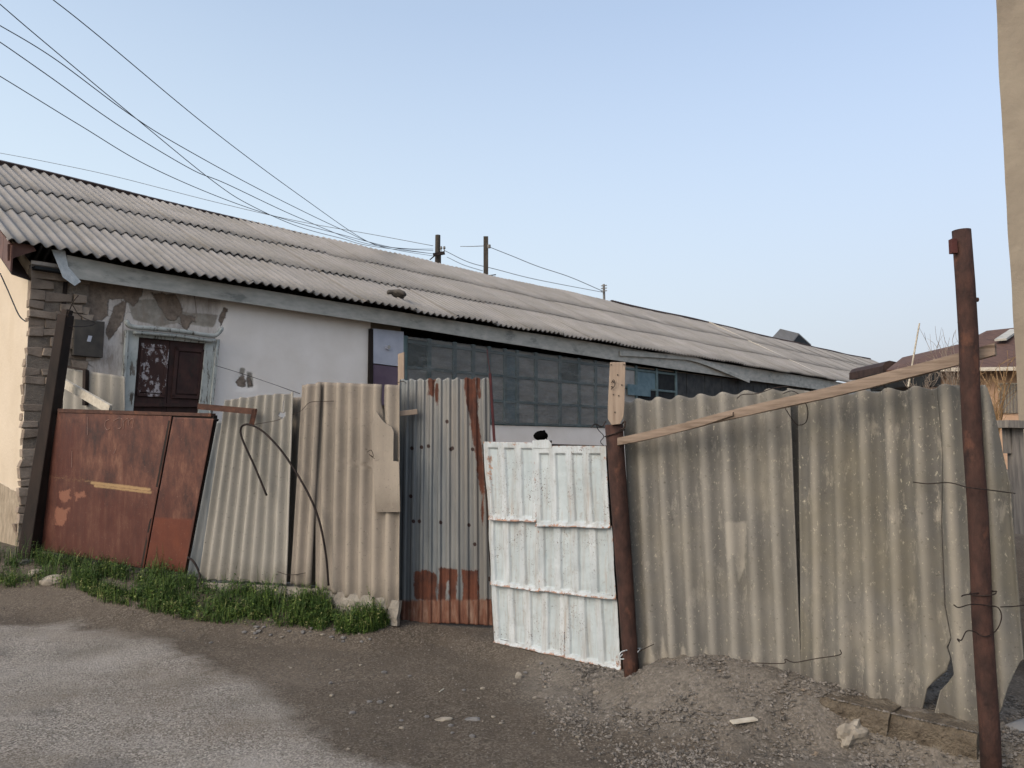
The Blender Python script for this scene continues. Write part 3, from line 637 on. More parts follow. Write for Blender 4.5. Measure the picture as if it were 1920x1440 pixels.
wpart(sb, 'sticker', 'panel_white', [[(166, 629), (173, 630), (170, 641), (163, 640)], ], -.094, .003)

# meter panel and veranda
mp = wpart(house, 'meter_panel', 'panel_white', [[(700, 616), (757, 622), (757, 688), (700, 681)]], -.04, .04)
mt = MB(); c_ = PH.hit(728, 651, .06); mt.tube([c_-OUTV*.02, c_+OUTV*.02], .05, 16); mt.build('round_meter', 'panel_white', mp)
dk = MB(); dk.tube([c_+OUTV*.021, c_+OUTV*.024], .036, 16); dk.build('meter_glass', 'pane_grey', mp)
wpart(house, 'lower_panel', 'purple_panel', [[(700, 683), (757, 690), (757, 760), (700, 760)]], -.03, .03)
wpart(house, 'drain_strip', 'rust_dark', [[(694, 616), (700, 617), (699, 800), (691, 800)]], -.05, .05)
ver = MB()
hS = FH(1030, 800)[1]; hb = [hS+.04, FH(982, 755)[1], FH(982, 709)[1], FH(982, 668)[1], 3.62]
colx = [757, 802, 850, 885, 915, 945, 968, 1003, 1048, 1084, 1115, 1150]; ct = [FH(x, 740)[0] for x in colx]
t_ = ct[-1]
while t_ < FH(1262, 735)[0]: t_ += .95; ct.append(t_)
tD = ct[-1]+.06
for i, t in enumerate(ct): hbox(ver, t-.05, t+.05, -.05, -.002, hS, 3.64)
for h_ in hb[:-1]: hbox(ver, ct[0]+.051, ct[-1], -.046, -.002, h_-.03, h_+.03)
dkw = MB()
for k in range(40):
    if tD+k*.5 < tE-.6: hbox(dkw, tD+k*.5, tD+k*.5+.485, -.03-.012*(k % 2), -.004, hS+.004, 3.6)
dkw.build('board_wall', simple('dark_boards', S(48, 50, 52), S(72, 72, 70), 5, .9), house)
vo = ver.build('veranda_window', 'bar_teal', house, bevel=.012)
for i in range(len(ct)-1):
    if ct[i] > 26: break
    for j in range(4):
        mt_ = 'pane_grey'
        if (colx[i] if i < len(colx) else 0) in (757,) and j >= 2: mt_ = 'dark_green'
        if i == 8 and j == 2: mt_ = 'dark_green'
        if i == 5: mt_ = 'blue_paint'
        if i > 11: mt_ = 'blue_paint' if (i == 12 and j == 2) else 'dark_inside'
        q = MB(); hbox(q, ct[i]+.051, ct[i+1]-.051, -.02, -.012, hb[j]+.032, hb[j+1]-.032); q.build('window_pane', mt_, vo)
T, Hh = np.meshgrid(np.linspace(tV+.02, FH(1140, 740)[0], 150), np.linspace(0, 1, 60), indexing='ij')
ht = hS+.02+(3.6-hS)*Hh; fm = MB(); fm.grid(HP(T, -.09-.04*(fbm(T*3, ht*6, 3)-.5), ht)); fm.build('plastic_film', 'plastic_film', vo, smooth=True)
sw = MB(); hbox(sw, tV+.01, tE, -.03, -.004, .1, hS); sw.build('sill_wall', 'plaster_old', house)
bl = MB(); 
for k in range(4): hbox(bl, FH(1172, 730)[0]+.02, FH(1215, 730)[0], -.08, -.06, FH(1190, 742-5*k)[1], FH(1190, 742-5*k)[1]+.07)
bl.build('blue_louvre', 'blue_paint', house)
hw = MB(); hw.tube(spline([PH.hit(400, 684, .05), PH.hit(452, 700, .4), PH.hit(500, 716, .9), PX(562, 738, 7.2)], 6), .004, 5); hw.build('wall_wire', 'wire_metal', house)

# ------------------------------------------------------------------ fence sheets
def sheet(name, plane, TL, TR, BL, BR, waves, amp, mat, nv=60, pieces=None, top=None, bot=None, phase=0.0, prof='sine', out=0.0, bow=0.0, th=.006, masks=None, holes=(), tone=0.0, seg=10, seed=0, build=True, **tags):
    c = [plane.hit(*p, out) for p in (BL, BR, TL, TR)]; n3 = plane.n3(); mb = MB()
    for (fl, fr_) in (pieces or [(lambda v: 0*v, lambda v: 0*v+1)]):
        nu = max(6, int(waves*seg)+1); U, V = np.meshgrid(np.linspace(0, 1, nu), np.linspace(0, 1, nv), indexing='ij')
        U = fl(V)+(fr_(V)-fl(V))*U
        t0 = top(U) if top else 1.0; b0 = bot(U) if bot else 0.0; VV = b0+(t0-b0)*V
        Pb = (c[0]*(1-U[..., None])+c[1]*U[..., None])*(1-VV[..., None])+(c[2]*(1-U[..., None])+c[3]*U[..., None])*VV[..., None]
        ph = U*waves+phase
        if prof == 'sine': wv = np.cos(2*math.pi*ph)
        else:
            f_ = (ph % 1.0); wv = np.clip((np.abs(f_-.5)-.28)/.07, 0, 1)*2-1; wv = wv+.25*np.exp(-((f_-.5)/.05)**2)
        wp = bow*(1-(2*U-1)**2)+.018*(fbm(U*2.2, VV*2.2, seed+1)-.5)
        G = Pb+n3*(amp*wv+wp)[..., None]
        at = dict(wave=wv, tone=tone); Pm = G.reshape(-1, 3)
        for k, spec in (masks or {}).items(): at[k] = spec(U.ravel(), VV.ravel(), Pm)
        mb.grid(G, **at)
    if holes:
        Va = np.vstack(mb.v); Fa = np.array(mb.f); cen = Va[Fa].mean(1); k_ = paint(cen, holes, soft=1) < .5; mb.f = [tuple(q) for q in Fa[k_].tolist()]
    return mb.build(name, mat, smooth=True, solid=th, **tags)
def jag(a, f, s): return lambda u: a*(vnoise(u*f, u*0, s)-.5)

# corrugated asbestos sheets left part
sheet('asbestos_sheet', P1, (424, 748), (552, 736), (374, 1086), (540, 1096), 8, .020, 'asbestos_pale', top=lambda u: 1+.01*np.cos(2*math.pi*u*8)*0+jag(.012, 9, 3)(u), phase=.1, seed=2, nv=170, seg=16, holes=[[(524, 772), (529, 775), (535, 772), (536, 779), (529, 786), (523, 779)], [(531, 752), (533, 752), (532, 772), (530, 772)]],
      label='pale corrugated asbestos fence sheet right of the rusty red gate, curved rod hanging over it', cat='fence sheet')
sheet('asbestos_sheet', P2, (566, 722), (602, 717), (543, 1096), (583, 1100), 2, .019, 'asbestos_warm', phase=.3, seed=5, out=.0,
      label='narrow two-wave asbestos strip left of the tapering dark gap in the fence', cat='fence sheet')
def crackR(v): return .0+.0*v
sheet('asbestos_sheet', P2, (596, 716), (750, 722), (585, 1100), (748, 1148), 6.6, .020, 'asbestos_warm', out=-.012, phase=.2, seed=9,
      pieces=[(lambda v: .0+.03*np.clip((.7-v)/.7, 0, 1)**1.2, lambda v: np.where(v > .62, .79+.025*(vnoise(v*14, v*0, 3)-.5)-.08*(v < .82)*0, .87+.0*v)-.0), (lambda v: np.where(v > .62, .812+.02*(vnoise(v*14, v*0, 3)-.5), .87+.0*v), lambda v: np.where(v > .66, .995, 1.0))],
      label='warm beige asbestos fence sheet with broken top right corner beside the grey metal sheet', cat='fence sheet')
bp = MB()  # the loose broken shard overlapping it
shp = [(696, 800), (705, 770), (712, 782), (720, 792), (734, 800), (738, 810), (737, 864), (748, 866), (750, 960), (704, 960)]
bp.prism([P2.hit(x, y, .03) for x, y in shp], -P2.n3()*.007, wave=.6); bp.build('broken_shard', 'asbestos_warm', label='pointed broken asbestos shard lapped over the beige fence sheet', cat='sheet fragment')

sheet('backing_sheet', P2, (540, 745), (640, 745), (528, 1090), (640, 1104), 4, .012, 'asbestos_warm', out=-.13, tone=1.0, label='added dark sheet standing in for the shade in the tapering left fence gap', cat='fence sheet', seed=15)  # added behind the gap; its darkened tone stands in for shade there
# backing sheet seen between gate and first sheet
sheet('backing_sheet', P1, (408, 790), (430, 786), (352, 1080), (384, 1088), 1.5, .012, 'galvanised_rusty', out=-.10, label='narrow dark grey metal strip showing behind the gate edge and first asbestos sheet', cat='metal strip', seed=12,
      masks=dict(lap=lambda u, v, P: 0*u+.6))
# grey trapezoidal metal door sheet
nails = [(772, 840), (790, 838), (803, 836), (848, 840), (886, 842), (775, 977), (786, 977), (826, 979), (879, 984), (845, 842), (838, 790), (770, 930), (890, 1020)]
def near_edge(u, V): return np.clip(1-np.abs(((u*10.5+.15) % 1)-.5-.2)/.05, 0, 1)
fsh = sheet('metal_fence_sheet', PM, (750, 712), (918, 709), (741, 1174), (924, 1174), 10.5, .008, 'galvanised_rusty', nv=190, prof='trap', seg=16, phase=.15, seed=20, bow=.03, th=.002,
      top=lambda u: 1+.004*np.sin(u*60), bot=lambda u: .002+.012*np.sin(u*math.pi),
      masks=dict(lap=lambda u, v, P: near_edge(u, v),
                 warm=lambda u, v, P: np.clip(paint(P, [[(800, 700), (930, 700), (935, 1150), (890, 1150), (850, 900), (770, 740)]], soft=40), 0, 1),
                 rust=lambda u, v, P: paint(P, [[(776, 1072), (800, 1070), (818, 1078), (818, 1130), (776, 1122)], [(822, 1064), (856, 1068), (857, 1130), (843, 1130), (842, 1090), (836, 1090), (836, 1128), (822, 1125)], [(865, 1068), (896, 1070), (898, 1128), (868, 1126)], [(910, 1124), (924, 1124), (924, 1174), (914, 1172)],
                                                [(868, 706), (893, 706), (896, 780), (907, 870), (909, 930), (905, 985), (902, 930), (890, 850), (876, 760)], [(804, 706), (815, 706), (814, 745), (804, 740)], [(816, 722), (820, 720), (820, 760), (816, 750)], [(876, 708), (885, 710), (886, 742), (880, 742)], [(892, 708), (900, 708), (899, 745), (893, 740)]], soft=9),
                 foot=lambda u, v, P: paint(P, [[(752, 1126), (930, 1124), (930, 1180), (752, 1180)]], soft=9),
                 nail=lambda u, v, P: paint(P, strokes=[([(x, y), (x+.5, y+1)], 3.2) for x, y in nails], soft=2)),
      label='tall grey ribbed metal sheet with rusted foot, between beige asbestos and white gate', cat='metal sheet')
es = MB(); es.beam(PM.hit(919, 700, .02), PM.hit(927, 830, .02), .02, .02); es.beam(PM.hit(913, 655, .02), PM.hit(919, 700, .02), .006, .006); es.build('edge_strip', simple('red_edge', S(50, 20, 24), S(72, 30, 32), 8, .8), label='thin dark red metal edge rising beside the tall grey sheet', cat='metal strip')
ws = MB(); ws.prism([PM.hit(x, y, -.03) for x, y in [(746, 664), (757, 660), (757, 720), (756, 1100), (747, 1100), (746, 720)]], -PM.n3()*.03); ws.build('wooden_batten', 'wood_plank', label='narrow upright wooden batten rising above the joint of beige asbestos and grey metal', cat='batten')
wk = MB(); wk.beam(PM.hit(752, 777, .02)-np.array([0, .15, 0]), PM.hit(781, 772, .08), .06, .045); wk.build('wood_stub', 'wood_plank', bevel=.004, label='short sawn wood stub poking out beside the tall grey metal sheet', cat='wood stub')

# right part
def stepB(v): return .80+.0*v
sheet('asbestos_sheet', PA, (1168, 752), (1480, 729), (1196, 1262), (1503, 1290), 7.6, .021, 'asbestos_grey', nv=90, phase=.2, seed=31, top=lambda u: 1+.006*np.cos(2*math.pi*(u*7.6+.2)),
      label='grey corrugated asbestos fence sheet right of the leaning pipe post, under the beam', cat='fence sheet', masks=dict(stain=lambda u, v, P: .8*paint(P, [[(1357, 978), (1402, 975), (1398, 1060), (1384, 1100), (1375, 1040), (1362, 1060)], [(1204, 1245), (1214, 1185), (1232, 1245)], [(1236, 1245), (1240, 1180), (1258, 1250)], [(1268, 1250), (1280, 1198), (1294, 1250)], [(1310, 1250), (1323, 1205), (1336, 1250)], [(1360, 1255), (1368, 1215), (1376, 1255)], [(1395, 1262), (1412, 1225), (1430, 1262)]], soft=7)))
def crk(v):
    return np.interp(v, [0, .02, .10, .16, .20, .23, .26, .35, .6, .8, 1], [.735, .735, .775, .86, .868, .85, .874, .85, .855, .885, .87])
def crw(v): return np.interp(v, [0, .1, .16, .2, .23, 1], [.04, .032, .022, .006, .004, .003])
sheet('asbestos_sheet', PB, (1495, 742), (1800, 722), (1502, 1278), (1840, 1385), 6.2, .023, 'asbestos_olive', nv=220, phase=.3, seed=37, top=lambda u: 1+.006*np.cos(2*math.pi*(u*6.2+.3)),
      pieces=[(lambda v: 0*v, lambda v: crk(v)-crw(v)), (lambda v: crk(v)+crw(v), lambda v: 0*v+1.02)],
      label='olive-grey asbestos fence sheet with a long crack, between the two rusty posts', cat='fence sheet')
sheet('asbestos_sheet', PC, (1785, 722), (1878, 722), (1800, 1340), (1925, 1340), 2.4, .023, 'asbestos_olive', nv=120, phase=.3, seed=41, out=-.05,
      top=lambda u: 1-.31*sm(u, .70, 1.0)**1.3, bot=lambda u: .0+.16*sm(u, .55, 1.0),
      label='broken asbestos sheet end showing behind and right of the tall rusty pole', cat='fence sheet')
sheet('backing_sheet', PB, (1478, 728), (1530, 735), (1490, 1278), (1540, 1288), 1.2, .015, 'asbestos_grey', out=-.12, seed=44, label='asbestos piece set back in the gap between the two right-hand fence sheets', cat='fence sheet')

# lower concrete and kerb pieces
def rough_block(name, mat, front_px, plane, out, depth, sub=7, amp=.012, **tags):
    c = [plane.hit(*p, out) for p in front_px]; n3 = plane.n3(); mb = MB()   # BL BR TR TL
    U, V = np.meshgrid(np.linspace(0, 1, sub*5), np.linspace(0, 1, sub+3), indexing='ij')
    base = lambda U, V: (c[0]*(1-U[..., None])+c[1]*U[..., None])*(1-V[..., None])+(c[3]*(1-U[..., None])+c[2]*U[..., None])*V[..., None]
    prof = np.clip(V*1.0, 0, 1); G = base(U, V); j = amp*(fbm(U*9, V*3, len(name))-.5)
    G = G+n3*(j-.03*np.maximum(0, V-.75)*2)[..., None]; mb.grid(G)
    Tt = G[:, -1][:, None]+(-n3*depth)[None, None]*np.linspace(0, 1, 5)[None, :, None]+np.array([0, 0, 1])*(amp*(fbm(U[:, :5]*8, np.linspace(0, 1, 5)[None]*2+0*U[:, :5], 3)-.5))[..., None]*np.minimum(1, np.arange(5))[None, :, None]
    mb.grid(Tt)
    for e_ in (0, -1):
        E = G[e_][:, None]+(-n3*depth)[None, None]*np.linspace(0, 1, 3)[None, :, None]; mb.grid(E, flip=(e_ == 0))
    return mb.build(name, mat, **tags)
rough_block('plinth', 'concrete', [(596, 1160), (745, 1174), (746, 1128), (600, 1106)], P2, .012, .04, amp=.05, label='rough pale concrete plinth under the beige asbestos sheet', cat='plinth')
rough_block('footing_rubble', 'concrete', [(350, 1130), (600, 1140), (595, 1104), (372, 1092)], P1, .02, .25, amp=.06, label='broken concrete footing below the pale asbestos sheet, half hidden in weeds', cat='plinth')
rough_block('kerb_block', 'kerb_concrete', [(1520, 1345), (1662, 1385), (1668, 1338), (1540, 1306)], PB, .20, .2, amp=.03, label='left half of the cracked brown concrete kerb at the foot of the sheets', cat='kerb block')
rough_block('kerb_block', 'kerb_concrete', [(1662, 1402), (1832, 1425), (1832, 1378), (1670, 1340)], PB, .19, .22, amp=.03, label='right half of the cracked brown concrete kerb, beside the tall pole', cat='kerb block')

# ------------------------------------------------------------------ rusty red gate
rg = empty('red_gate', PG.hit(205, 1050), label='leaning rusty red sheet metal gate with faded yellow stripe', cat='gate')
def plate(parent, name, mat, plane, TL, TR, BL, BR, out, nu, nv, masks, th=.004, seed=0, warp=.012):
    c = [plane.hit(*p, out) for p in (BL, BR, TL, TR)]; U, V = np.meshgrid(np.linspace(0, 1, nu), np.linspace(0, 1, nv), indexing='ij')
    G = (c[0]*(1-U[..., None])+c[1]*U[..., None])*(1-V[..., None])+(c[2]*(1-U[..., None])+c[3]*U[..., None])*V[..., None]
    G = G+plane.n3()*(warp*(fbm(U*2.5, V*2.5, seed)-.5))[..., None]; Pm = G.reshape(-1, 3); mb = MB(); mb.grid(G, **{k: f(Pm) for k, f in masks.items()})
    return mb.build(name, mat, parent, smooth=True, solid=th)
gm = dict(stripe=lambda P: np.maximum(paint(P, strokes=[([(172, 905), (225, 911), (280, 918)], 2.6), ([(160, 902), (285, 922)], .5), ([(178, 911), (230, 917), (282, 924)], 2.0)], soft=2.2), .35*paint(P, strokes=[([(85, 893), (175, 903)], 5)], soft=8)),
          pale=lambda P: .95*paint(P, [[(108, 922), (130, 918), (133, 935), (120, 945), (112, 935)], [(102, 953), (130, 952), (122, 975), (120, 985), (102, 985)], [(140, 925), (160, 920), (158, 930), (142, 938)]], soft=11),
          orange=lambda P: paint(P, [[(288, 970), (362, 974), (345, 1080), (262, 1080)]], soft=5),
          red=lambda P: np.maximum(paint(P, [[(95, 905), (320, 930), (300, 1080), (60, 1040)]], soft=30)*.8, paint(P, [[(115, 800), (150, 800), (140, 905), (95, 900)]], soft=16)))
plate(rg, 'main_plate', 'red_gate_paint', PG, (108, 772), (322, 780), (67, 1030), (269, 1066), 0, 130, 130, gm, seed=3)
plate(rg, 'side_plate', 'red_gate_paint', PG, (325, 782), (401, 785), (272, 1065), (346, 1074), .004, 50, 110, gm, seed=8, warp=.006)
gf = MB()
for a, b in (((106, 772), (404, 783)), ((404, 785), (350, 1075)), ((108, 775), (66, 1033)), ((88, 905), (372, 925))): gf.beam(PG.hit(*a, -.035), PG.hit(*b, -.035), .045, .045)
gf.beam(PG.hit(323, 784, -.03), PG.hit(270, 1064, -.03), .06, .03); gf.build('gate_frame', 'rust_dark', rg)
lp = MB(); lp.prism([PG.hit(x, y, .012) for x, y in [(108, 766), (395, 775), (395, 781), (108, 773)]], -PG.n3()*.06); lp.build('top_flange', 'rust_brown', rg)
simple('chalk', S(136, 108, 96), S(156, 130, 118), 20, .95)
for s_ in ([(205, 786), (198, 790), (197, 800), (201, 806), (206, 803)], [(213, 789), (222, 784), (229, 786), (229, 796), (225, 803), (221, 803)], [(232, 788), (231, 804)], [(232, 790), (239, 784), (241, 797)], [(241, 790), (248, 784), (250, 790), (247, 803)], [(164, 782), (164, 815)], [(135, 845), (134, 876)], [(217, 842), (214, 850)]):
    ck = MB(); ck.tube(spline([PG.hit(x, y, .0085) for x, y in s_], 5), .0022, 5); ck.build('chalk_stroke', 'chalk', rg)
# leaning steel post at the house corner
lpst = MB(); Pq = PX(52, 1045, 8.95); Pt = PX(124, 590, 8.9); lpst.beam(Pq-np.array([0, 0, .15]), Pt, .19, .17, up=(.3, 1, 0), w2=.13, h2=.12)
lpst.beam(Pt-np.array([.0, 0, .02]), Pt+np.array([.015, 0, .06]), .09, .09, up=(.3, 1, 0)); lpst.build('leaning_post', 'rust_dark', bevel=.01, label='dark leaning steel post at the house corner, left of the red gate', cat='post')
# things behind the red gate
pk = MB(); pk.beam(PX(116, 716, 9.3), PX(207, 768, 8.7), .04, .10); pk.build('leaning_plank', 'wood_pale', label='pale weathered plank slanting down behind the top of the red gate', cat='plank')
PI_ = pl(110, 9.8, 250, 9.3)
sheet('inner_sheet', PI_, (122, 690), (236, 706), (118, 1000), (236, 1000), 5, .02, 'asbestos_pale', seed=50, label='corrugated sheet standing inside the yard behind the red gate', cat='fence sheet')
ip = MB(); ip.beam(PI_.hit(160, 760, .05), PI_.hit(161, 694, .05), .05, .05); ip.beam(PI_.hit(122, 686, .06), PI_.hit(163, 694, .06), .02, .02); ip.build('inner_stake', 'rust_dark', label='short dark stake with crosspiece before the sheet behind the red gate', cat='stake')
# bracket and curved rod
br = MB(); br.beam(P1.hit(372, 762, .22), P1.hit(480, 772, .10), .03, .055); br.beam(P1.hit(478, 768, .10), P1.hit(471, 799, .12), .035, .045); br.build('iron_bracket', 'rust_brown', label='bent rusty iron bracket reaching over the pale asbestos sheet', cat='bracket')
rd = MB(); rd.tube(spline([P1.hit(500, 929, .12), P1.hit(478, 876, .14), P1.hit(457, 830, .15), P1.hit(451, 808, .15), P1.hit(457, 797, .15), P1.hit(474, 798, .14), P1.hit(500, 815, .13), P1.hit(535, 855, .12), P2.hit(575, 920, .09), P2.hit(598, 975, .08), P2.hit(611, 1040, .07), P2.hit(616, 1098, .06)], 8), .0095, 8)
rd.build('curved_rod', 'black_iron', smooth=True, label='thin black iron rod bent in a hook hanging over the pale asbestos sheets', cat='rod')
cb = MB(); cb.tube(spline([PX(352, 1045, 7.6), PX(362, 1052, 7.55), PX(372, 1070, 7.5), PX(378, 1096, 7.45)], 6), .011, 6)
cb.build('bent_hose', 'black_iron', smooth=True, label='short dark bent hose at the foot of the red gate right edge', cat='hose')

# ------------------------------------------------------------------ white pressed-metal gate
wg = empty('white_gate', PW.hit(1040, 1235), label='white painted gate of overlapping pressed metal panels with rust specks', cat='gate')
def pressed(name, TL, TR, BL, BR, out, ribs, e0=.05, e1=.05, seed=0, u0=.03, rust=(), capT=True, lean=0.0):
    c = [PW.hit(*BL, out+lean), PW.hit(*BR, out+lean), PW.hit(*TL, out), PW.hit(*TR, out)]; nu, nv = ribs*26+8, 110
    U, V = np.meshgrid(np.linspace(0, 1, nu), np.linspace(0, 1, nv), indexing='ij')
    bot = .012*(vnoise(U*7, U*0, seed)-.5); VV = bot*(1-V)+V
    G = (c[0]*(1-U[..., None])+c[1]*U[..., None])*(1-VV[..., None])+(c[2]*(1-U[..., None])+c[3]*U[..., None])*VV[..., None]
    f = ((U-u0)/(1-2*u0)*ribs); fr_ = f-np.floor(f); inr = (f > 0) & (f < ribs); a = np.abs(fr_-.5)
    depth = (1-sm(a, .25, .33))*inr; ends = sm(V, e0, e0+.02)*(1-sm(V, 1-e1-.02, 1-e1)) if capT else sm(V, e0, e0+.02)
    ridge = np.exp(-((a-.42)/.05)**2)*.25*inr
    lipb = np.exp(-((V-.0)/.02)**2)
    d = -.020*depth*ends+.006*ridge+.012*lipb+.018*(fbm(U*3, V*3, seed+2)-.5)+.002*(fbm(U*14, V*8, seed+4)-.5)
    G = G+PW.n3()*d[..., None]; Pm = G.reshape(-1, 3); rk = .40*(1-sm(np.minimum(V, 1-V), 0, .05)).ravel()+.34*(1-sm(np.minimum(U, 1-U), 0, .035)).ravel()+.14*(1-sm(V, .05, .3)).ravel()
    if rust: rk = np.maximum(rk, paint(Pm, rust, soft=10)*.5)
    mb = MB(); mb.grid(G, groove=depth*ends, rust=rk)
    return mb.build(name, 'white_gate_paint', wg, smooth=True, solid=.002)
pressed('pressed_panel', (920, 1094), (1060, 1112), (926, 1204), (1058, 1232), .000, 4, seed=1, capT=False)
pressed('pressed_panel', (1056, 1112), (1156, 1122), (1060, 1232), (1165, 1257), .004, 3, seed=5, capT=False, rust=[[(1140, 1225), (1170, 1230), (1168, 1262), (1150, 1255)]])
pressed('pressed_panel', (916, 972), (1010, 980), (920, 1096), (1012, 1110), .022, 3, seed=9, capT=False)
pressed('pressed_panel', (1008, 982), (1148, 986), (1010, 1108), (1155, 1124), .026, 4, seed=13, capT=False)
pressed('pressed_panel', (906, 828), (1006, 830), (916, 975), (1006, 979), .045, 3, e1=.07, seed=17, rust=[[(908, 850), (928, 850), (930, 920), (912, 930)], [(912, 962), (940, 965), (935, 982), (912, 980)], [(955, 826), (975, 826), (975, 842), (958, 840)]])
pressed('pressed_panel', (1000, 836), (1135, 836), (1004, 987), (1144, 990), .05, 4, e1=.09, seed=21, rust=[[(1118, 836), (1140, 836), (1141, 865), (1122, 858)], [(1132, 975), (1146, 975), (1146, 992), (1130, 990)]])
wf = MB()
for a, b in (((908, 833), (1138, 840)), ((1141, 838), (1170, 1258)), ((910, 833), (932, 1206)), ((918, 1085), (1158, 1110)), ((930, 1200), (1168, 1250))): wf.beam(PW.hit(*a, -.03), PW.hit(*b, -.03), .035, .035)
wf.build('gate_frame', 'rust_dark', wg)
wr = MB(); wr.prism([PW.hit(x, y, .055) for x, y in [(998, 826), (1028, 824), (1034, 832), (1034, 840), (998, 840)]], -PW.n3()*.004); wr.build('top_lip', 'white_gate_paint', wg)
# black lump on the gate
rgm = MB(); ce = PW.hit(1014, 818, .0)
th_ = np.linspace(0, math.pi, 12); ph_ = np.linspace(0, 2*math.pi, 20)
A_, B_ = np.meshgrid(th_, ph_, indexing='ij'); rr_ = 1+.14*(fbm(A_*2, np.cos(B_)*2+3, 3)-.5)*2
d3 = np.array([PW.d[0], PW.d[1], 0]); n3 = PW.n3()
G = ce+(.058*rr_*np.sin(A_)*np.cos(B_))[..., None]*d3+(.05*rr_*np.sin(A_)*np.sin(B_))[..., None]*n3+((.042*rr_*np.cos(A_))*np.where(np.cos(A_) < 0, .75, 1))[..., None]*np.array([0, 0, 1])
rgm.grid(G); rgm.tube(spline([ce+d3*.03+np.array([0, 0, .03]), ce+d3*.036+np.array([0, 0, .045])], 3), [.012, .012, .01, .006], 6)
rgm.tube(spline([ce+d3*.05+np.array([0, 0, .0]), ce+d3*.062-np.array([0, 0, .025]), PW.hit(1033, 829, .03)], 4), .004, 5); q = PW.hit(1033, 829, .03); rgm.tube([q+np.array([0, 0, .012]), q-np.array([0, 0, .01])], [.009, .007], 6)
rgm.build('black_rag', 'soft_black', smooth=True, label='small black knotted rag tied on the top edge of the white gate', cat='rag')

# ------------------------------------------------------------------ posts
pp = empty('pipe_post', PX(1184, 1268, 5.3), label='rusty brown pipe post leaning left, between white gate and grey asbestos sheet', cat='post')
m = MB(); a = PX(1187, 1300, 5.22); b = PX(1151, 796, 5.22); m.tube([a+(b-a)*k/8 for k in range(9)], [.05, .051, .052, .054, .056, .057, .058, .058, .061], 18); m.build('pipe', 'rust_pipe', pp, smooth=True)
tp = empty('tall_pole', PX(1860, 1448, 3.74), label='tall rusty brown steel pole at the right end of the fence', cat='pole')
m = MB(); a = PX(1860, 1480, 3.72); b = PX(1804, 432, 3.72); m.tube([a+(b-a)*k/10+np.array([.004*math.sin(k*1.7), 0, 0]) for k in range(11)], [.044]*6+[.043]*4+[.042], 20); m.build('pipe', 'rust_pipe', tp, smooth=True)
m = MB(); c_ = PX(1787, 462, 3.7); m.box(c_, (.026, .03, .07)); m.build('welded_tab', simple('rust_red', S(66, 38, 34), S(88, 50, 44), 12, .7, .2), tp)
m = MB(); c_ = PX(1829, 562, 3.72); m.tube([c_-np.array([.01, 0, 0]), c_+np.array([.012, 0, 0])], .011, 10); m.build('bolt', 'rust_brown', tp)
# plank on the pipe post
m = MB(); PP = Plane(PX(1100, 750, 5.16), PX(1200, 750, 5.13)); m.prism([PP.hit(x, y) for x, y in [(1144, 679), (1173, 679), (1171, 760), (1169, 782), (1163, 795), (1147, 797), (1140, 786), (1140, 760)]], -PP.n3()*.03)
pko = m.build('post_plank', 'wood_plank', bevel=.003, label='pale plank with nail holes fixed upright on top of the pipe post', cat='plank')
m = MB()
for x, y in [(1146, 684), (1170, 684), (1158, 703), (1150, 716), (1150, 740), (1160, 742), (1153, 773), (1147, 725), (1166, 722)]:
    q = PP.hit(x, y, .0); m = MB(); m.tube([q, q+PP.n3()*.006], .0045, 6); m.build('nail', 'black_iron', pko)
m = MB(); m.tube(spline([PP.hit(1146, 718, .01), PP.hit(1151, 712, .03), PP.hit(1153, 722, .02), PP.hit(1146, 730, .01)], 4), .0025, 5)
m.build('wire_curl', 'black_iron', pko)
# long wooden beam
PBm = Plane(PX(1170, 825, 5.2), PX(1850, 650, 3.8)); bmr = MB()
def squareish(pts, hs, wd):
    P = arr(pts); R_ = []
    up_ = np.array([0, 0, 1.0]); n3_ = PBm.n3()
    ang = np.linspace(0, 2*math.pi, 17)[:-1]; V = []
    for i, p in enumerate(P):
        for a_ in ang:
            cx_, sx_ = math.cos(a_), math.sin(a_); k_ = 1/max(abs(cx_), abs(sx_))**.75
            V.append(p+n3_*wd/2*cx_*k_+up_*hs[i]/2*sx_*k_*(1+.05*math.sin(i*2.3+a_*3)))
    n_ = 16; f = [(i*n_+k, i*n_+(k+1) % n_, (i+1)*n_+(k+1) % n_, (i+1)*n_+k) for i in range(len(P)-1) for k in range(n_)]+[tuple(range(n_-1, -1, -1)), tuple(range((len(P)-1)*n_, len(P)*n_))]
    bmr.add(V, f)
squareish([PBm.hit(x, y, .03) for x, y in [(1290, 796), (1345, 784), (1410, 769), (1480, 753), (1560, 735), (1640, 715), (1720, 694), (1800, 673), (1867, 655)]], [.035, .054, .058, .06, .062, .064, .064, .062, .062], .045)
squareish([PBm.hit(x, y, .055) for x, y in [(1160, 828), (1200, 820), (1260, 806), (1320, 792), (1376, 776)]], [.052, .056, .054, .044, .02], .035)
bmr.build('wooden_beam', 'wood_beam', label='long pale wooden beam slanting up across the right fence sheets to the tall pole', cat='beam')

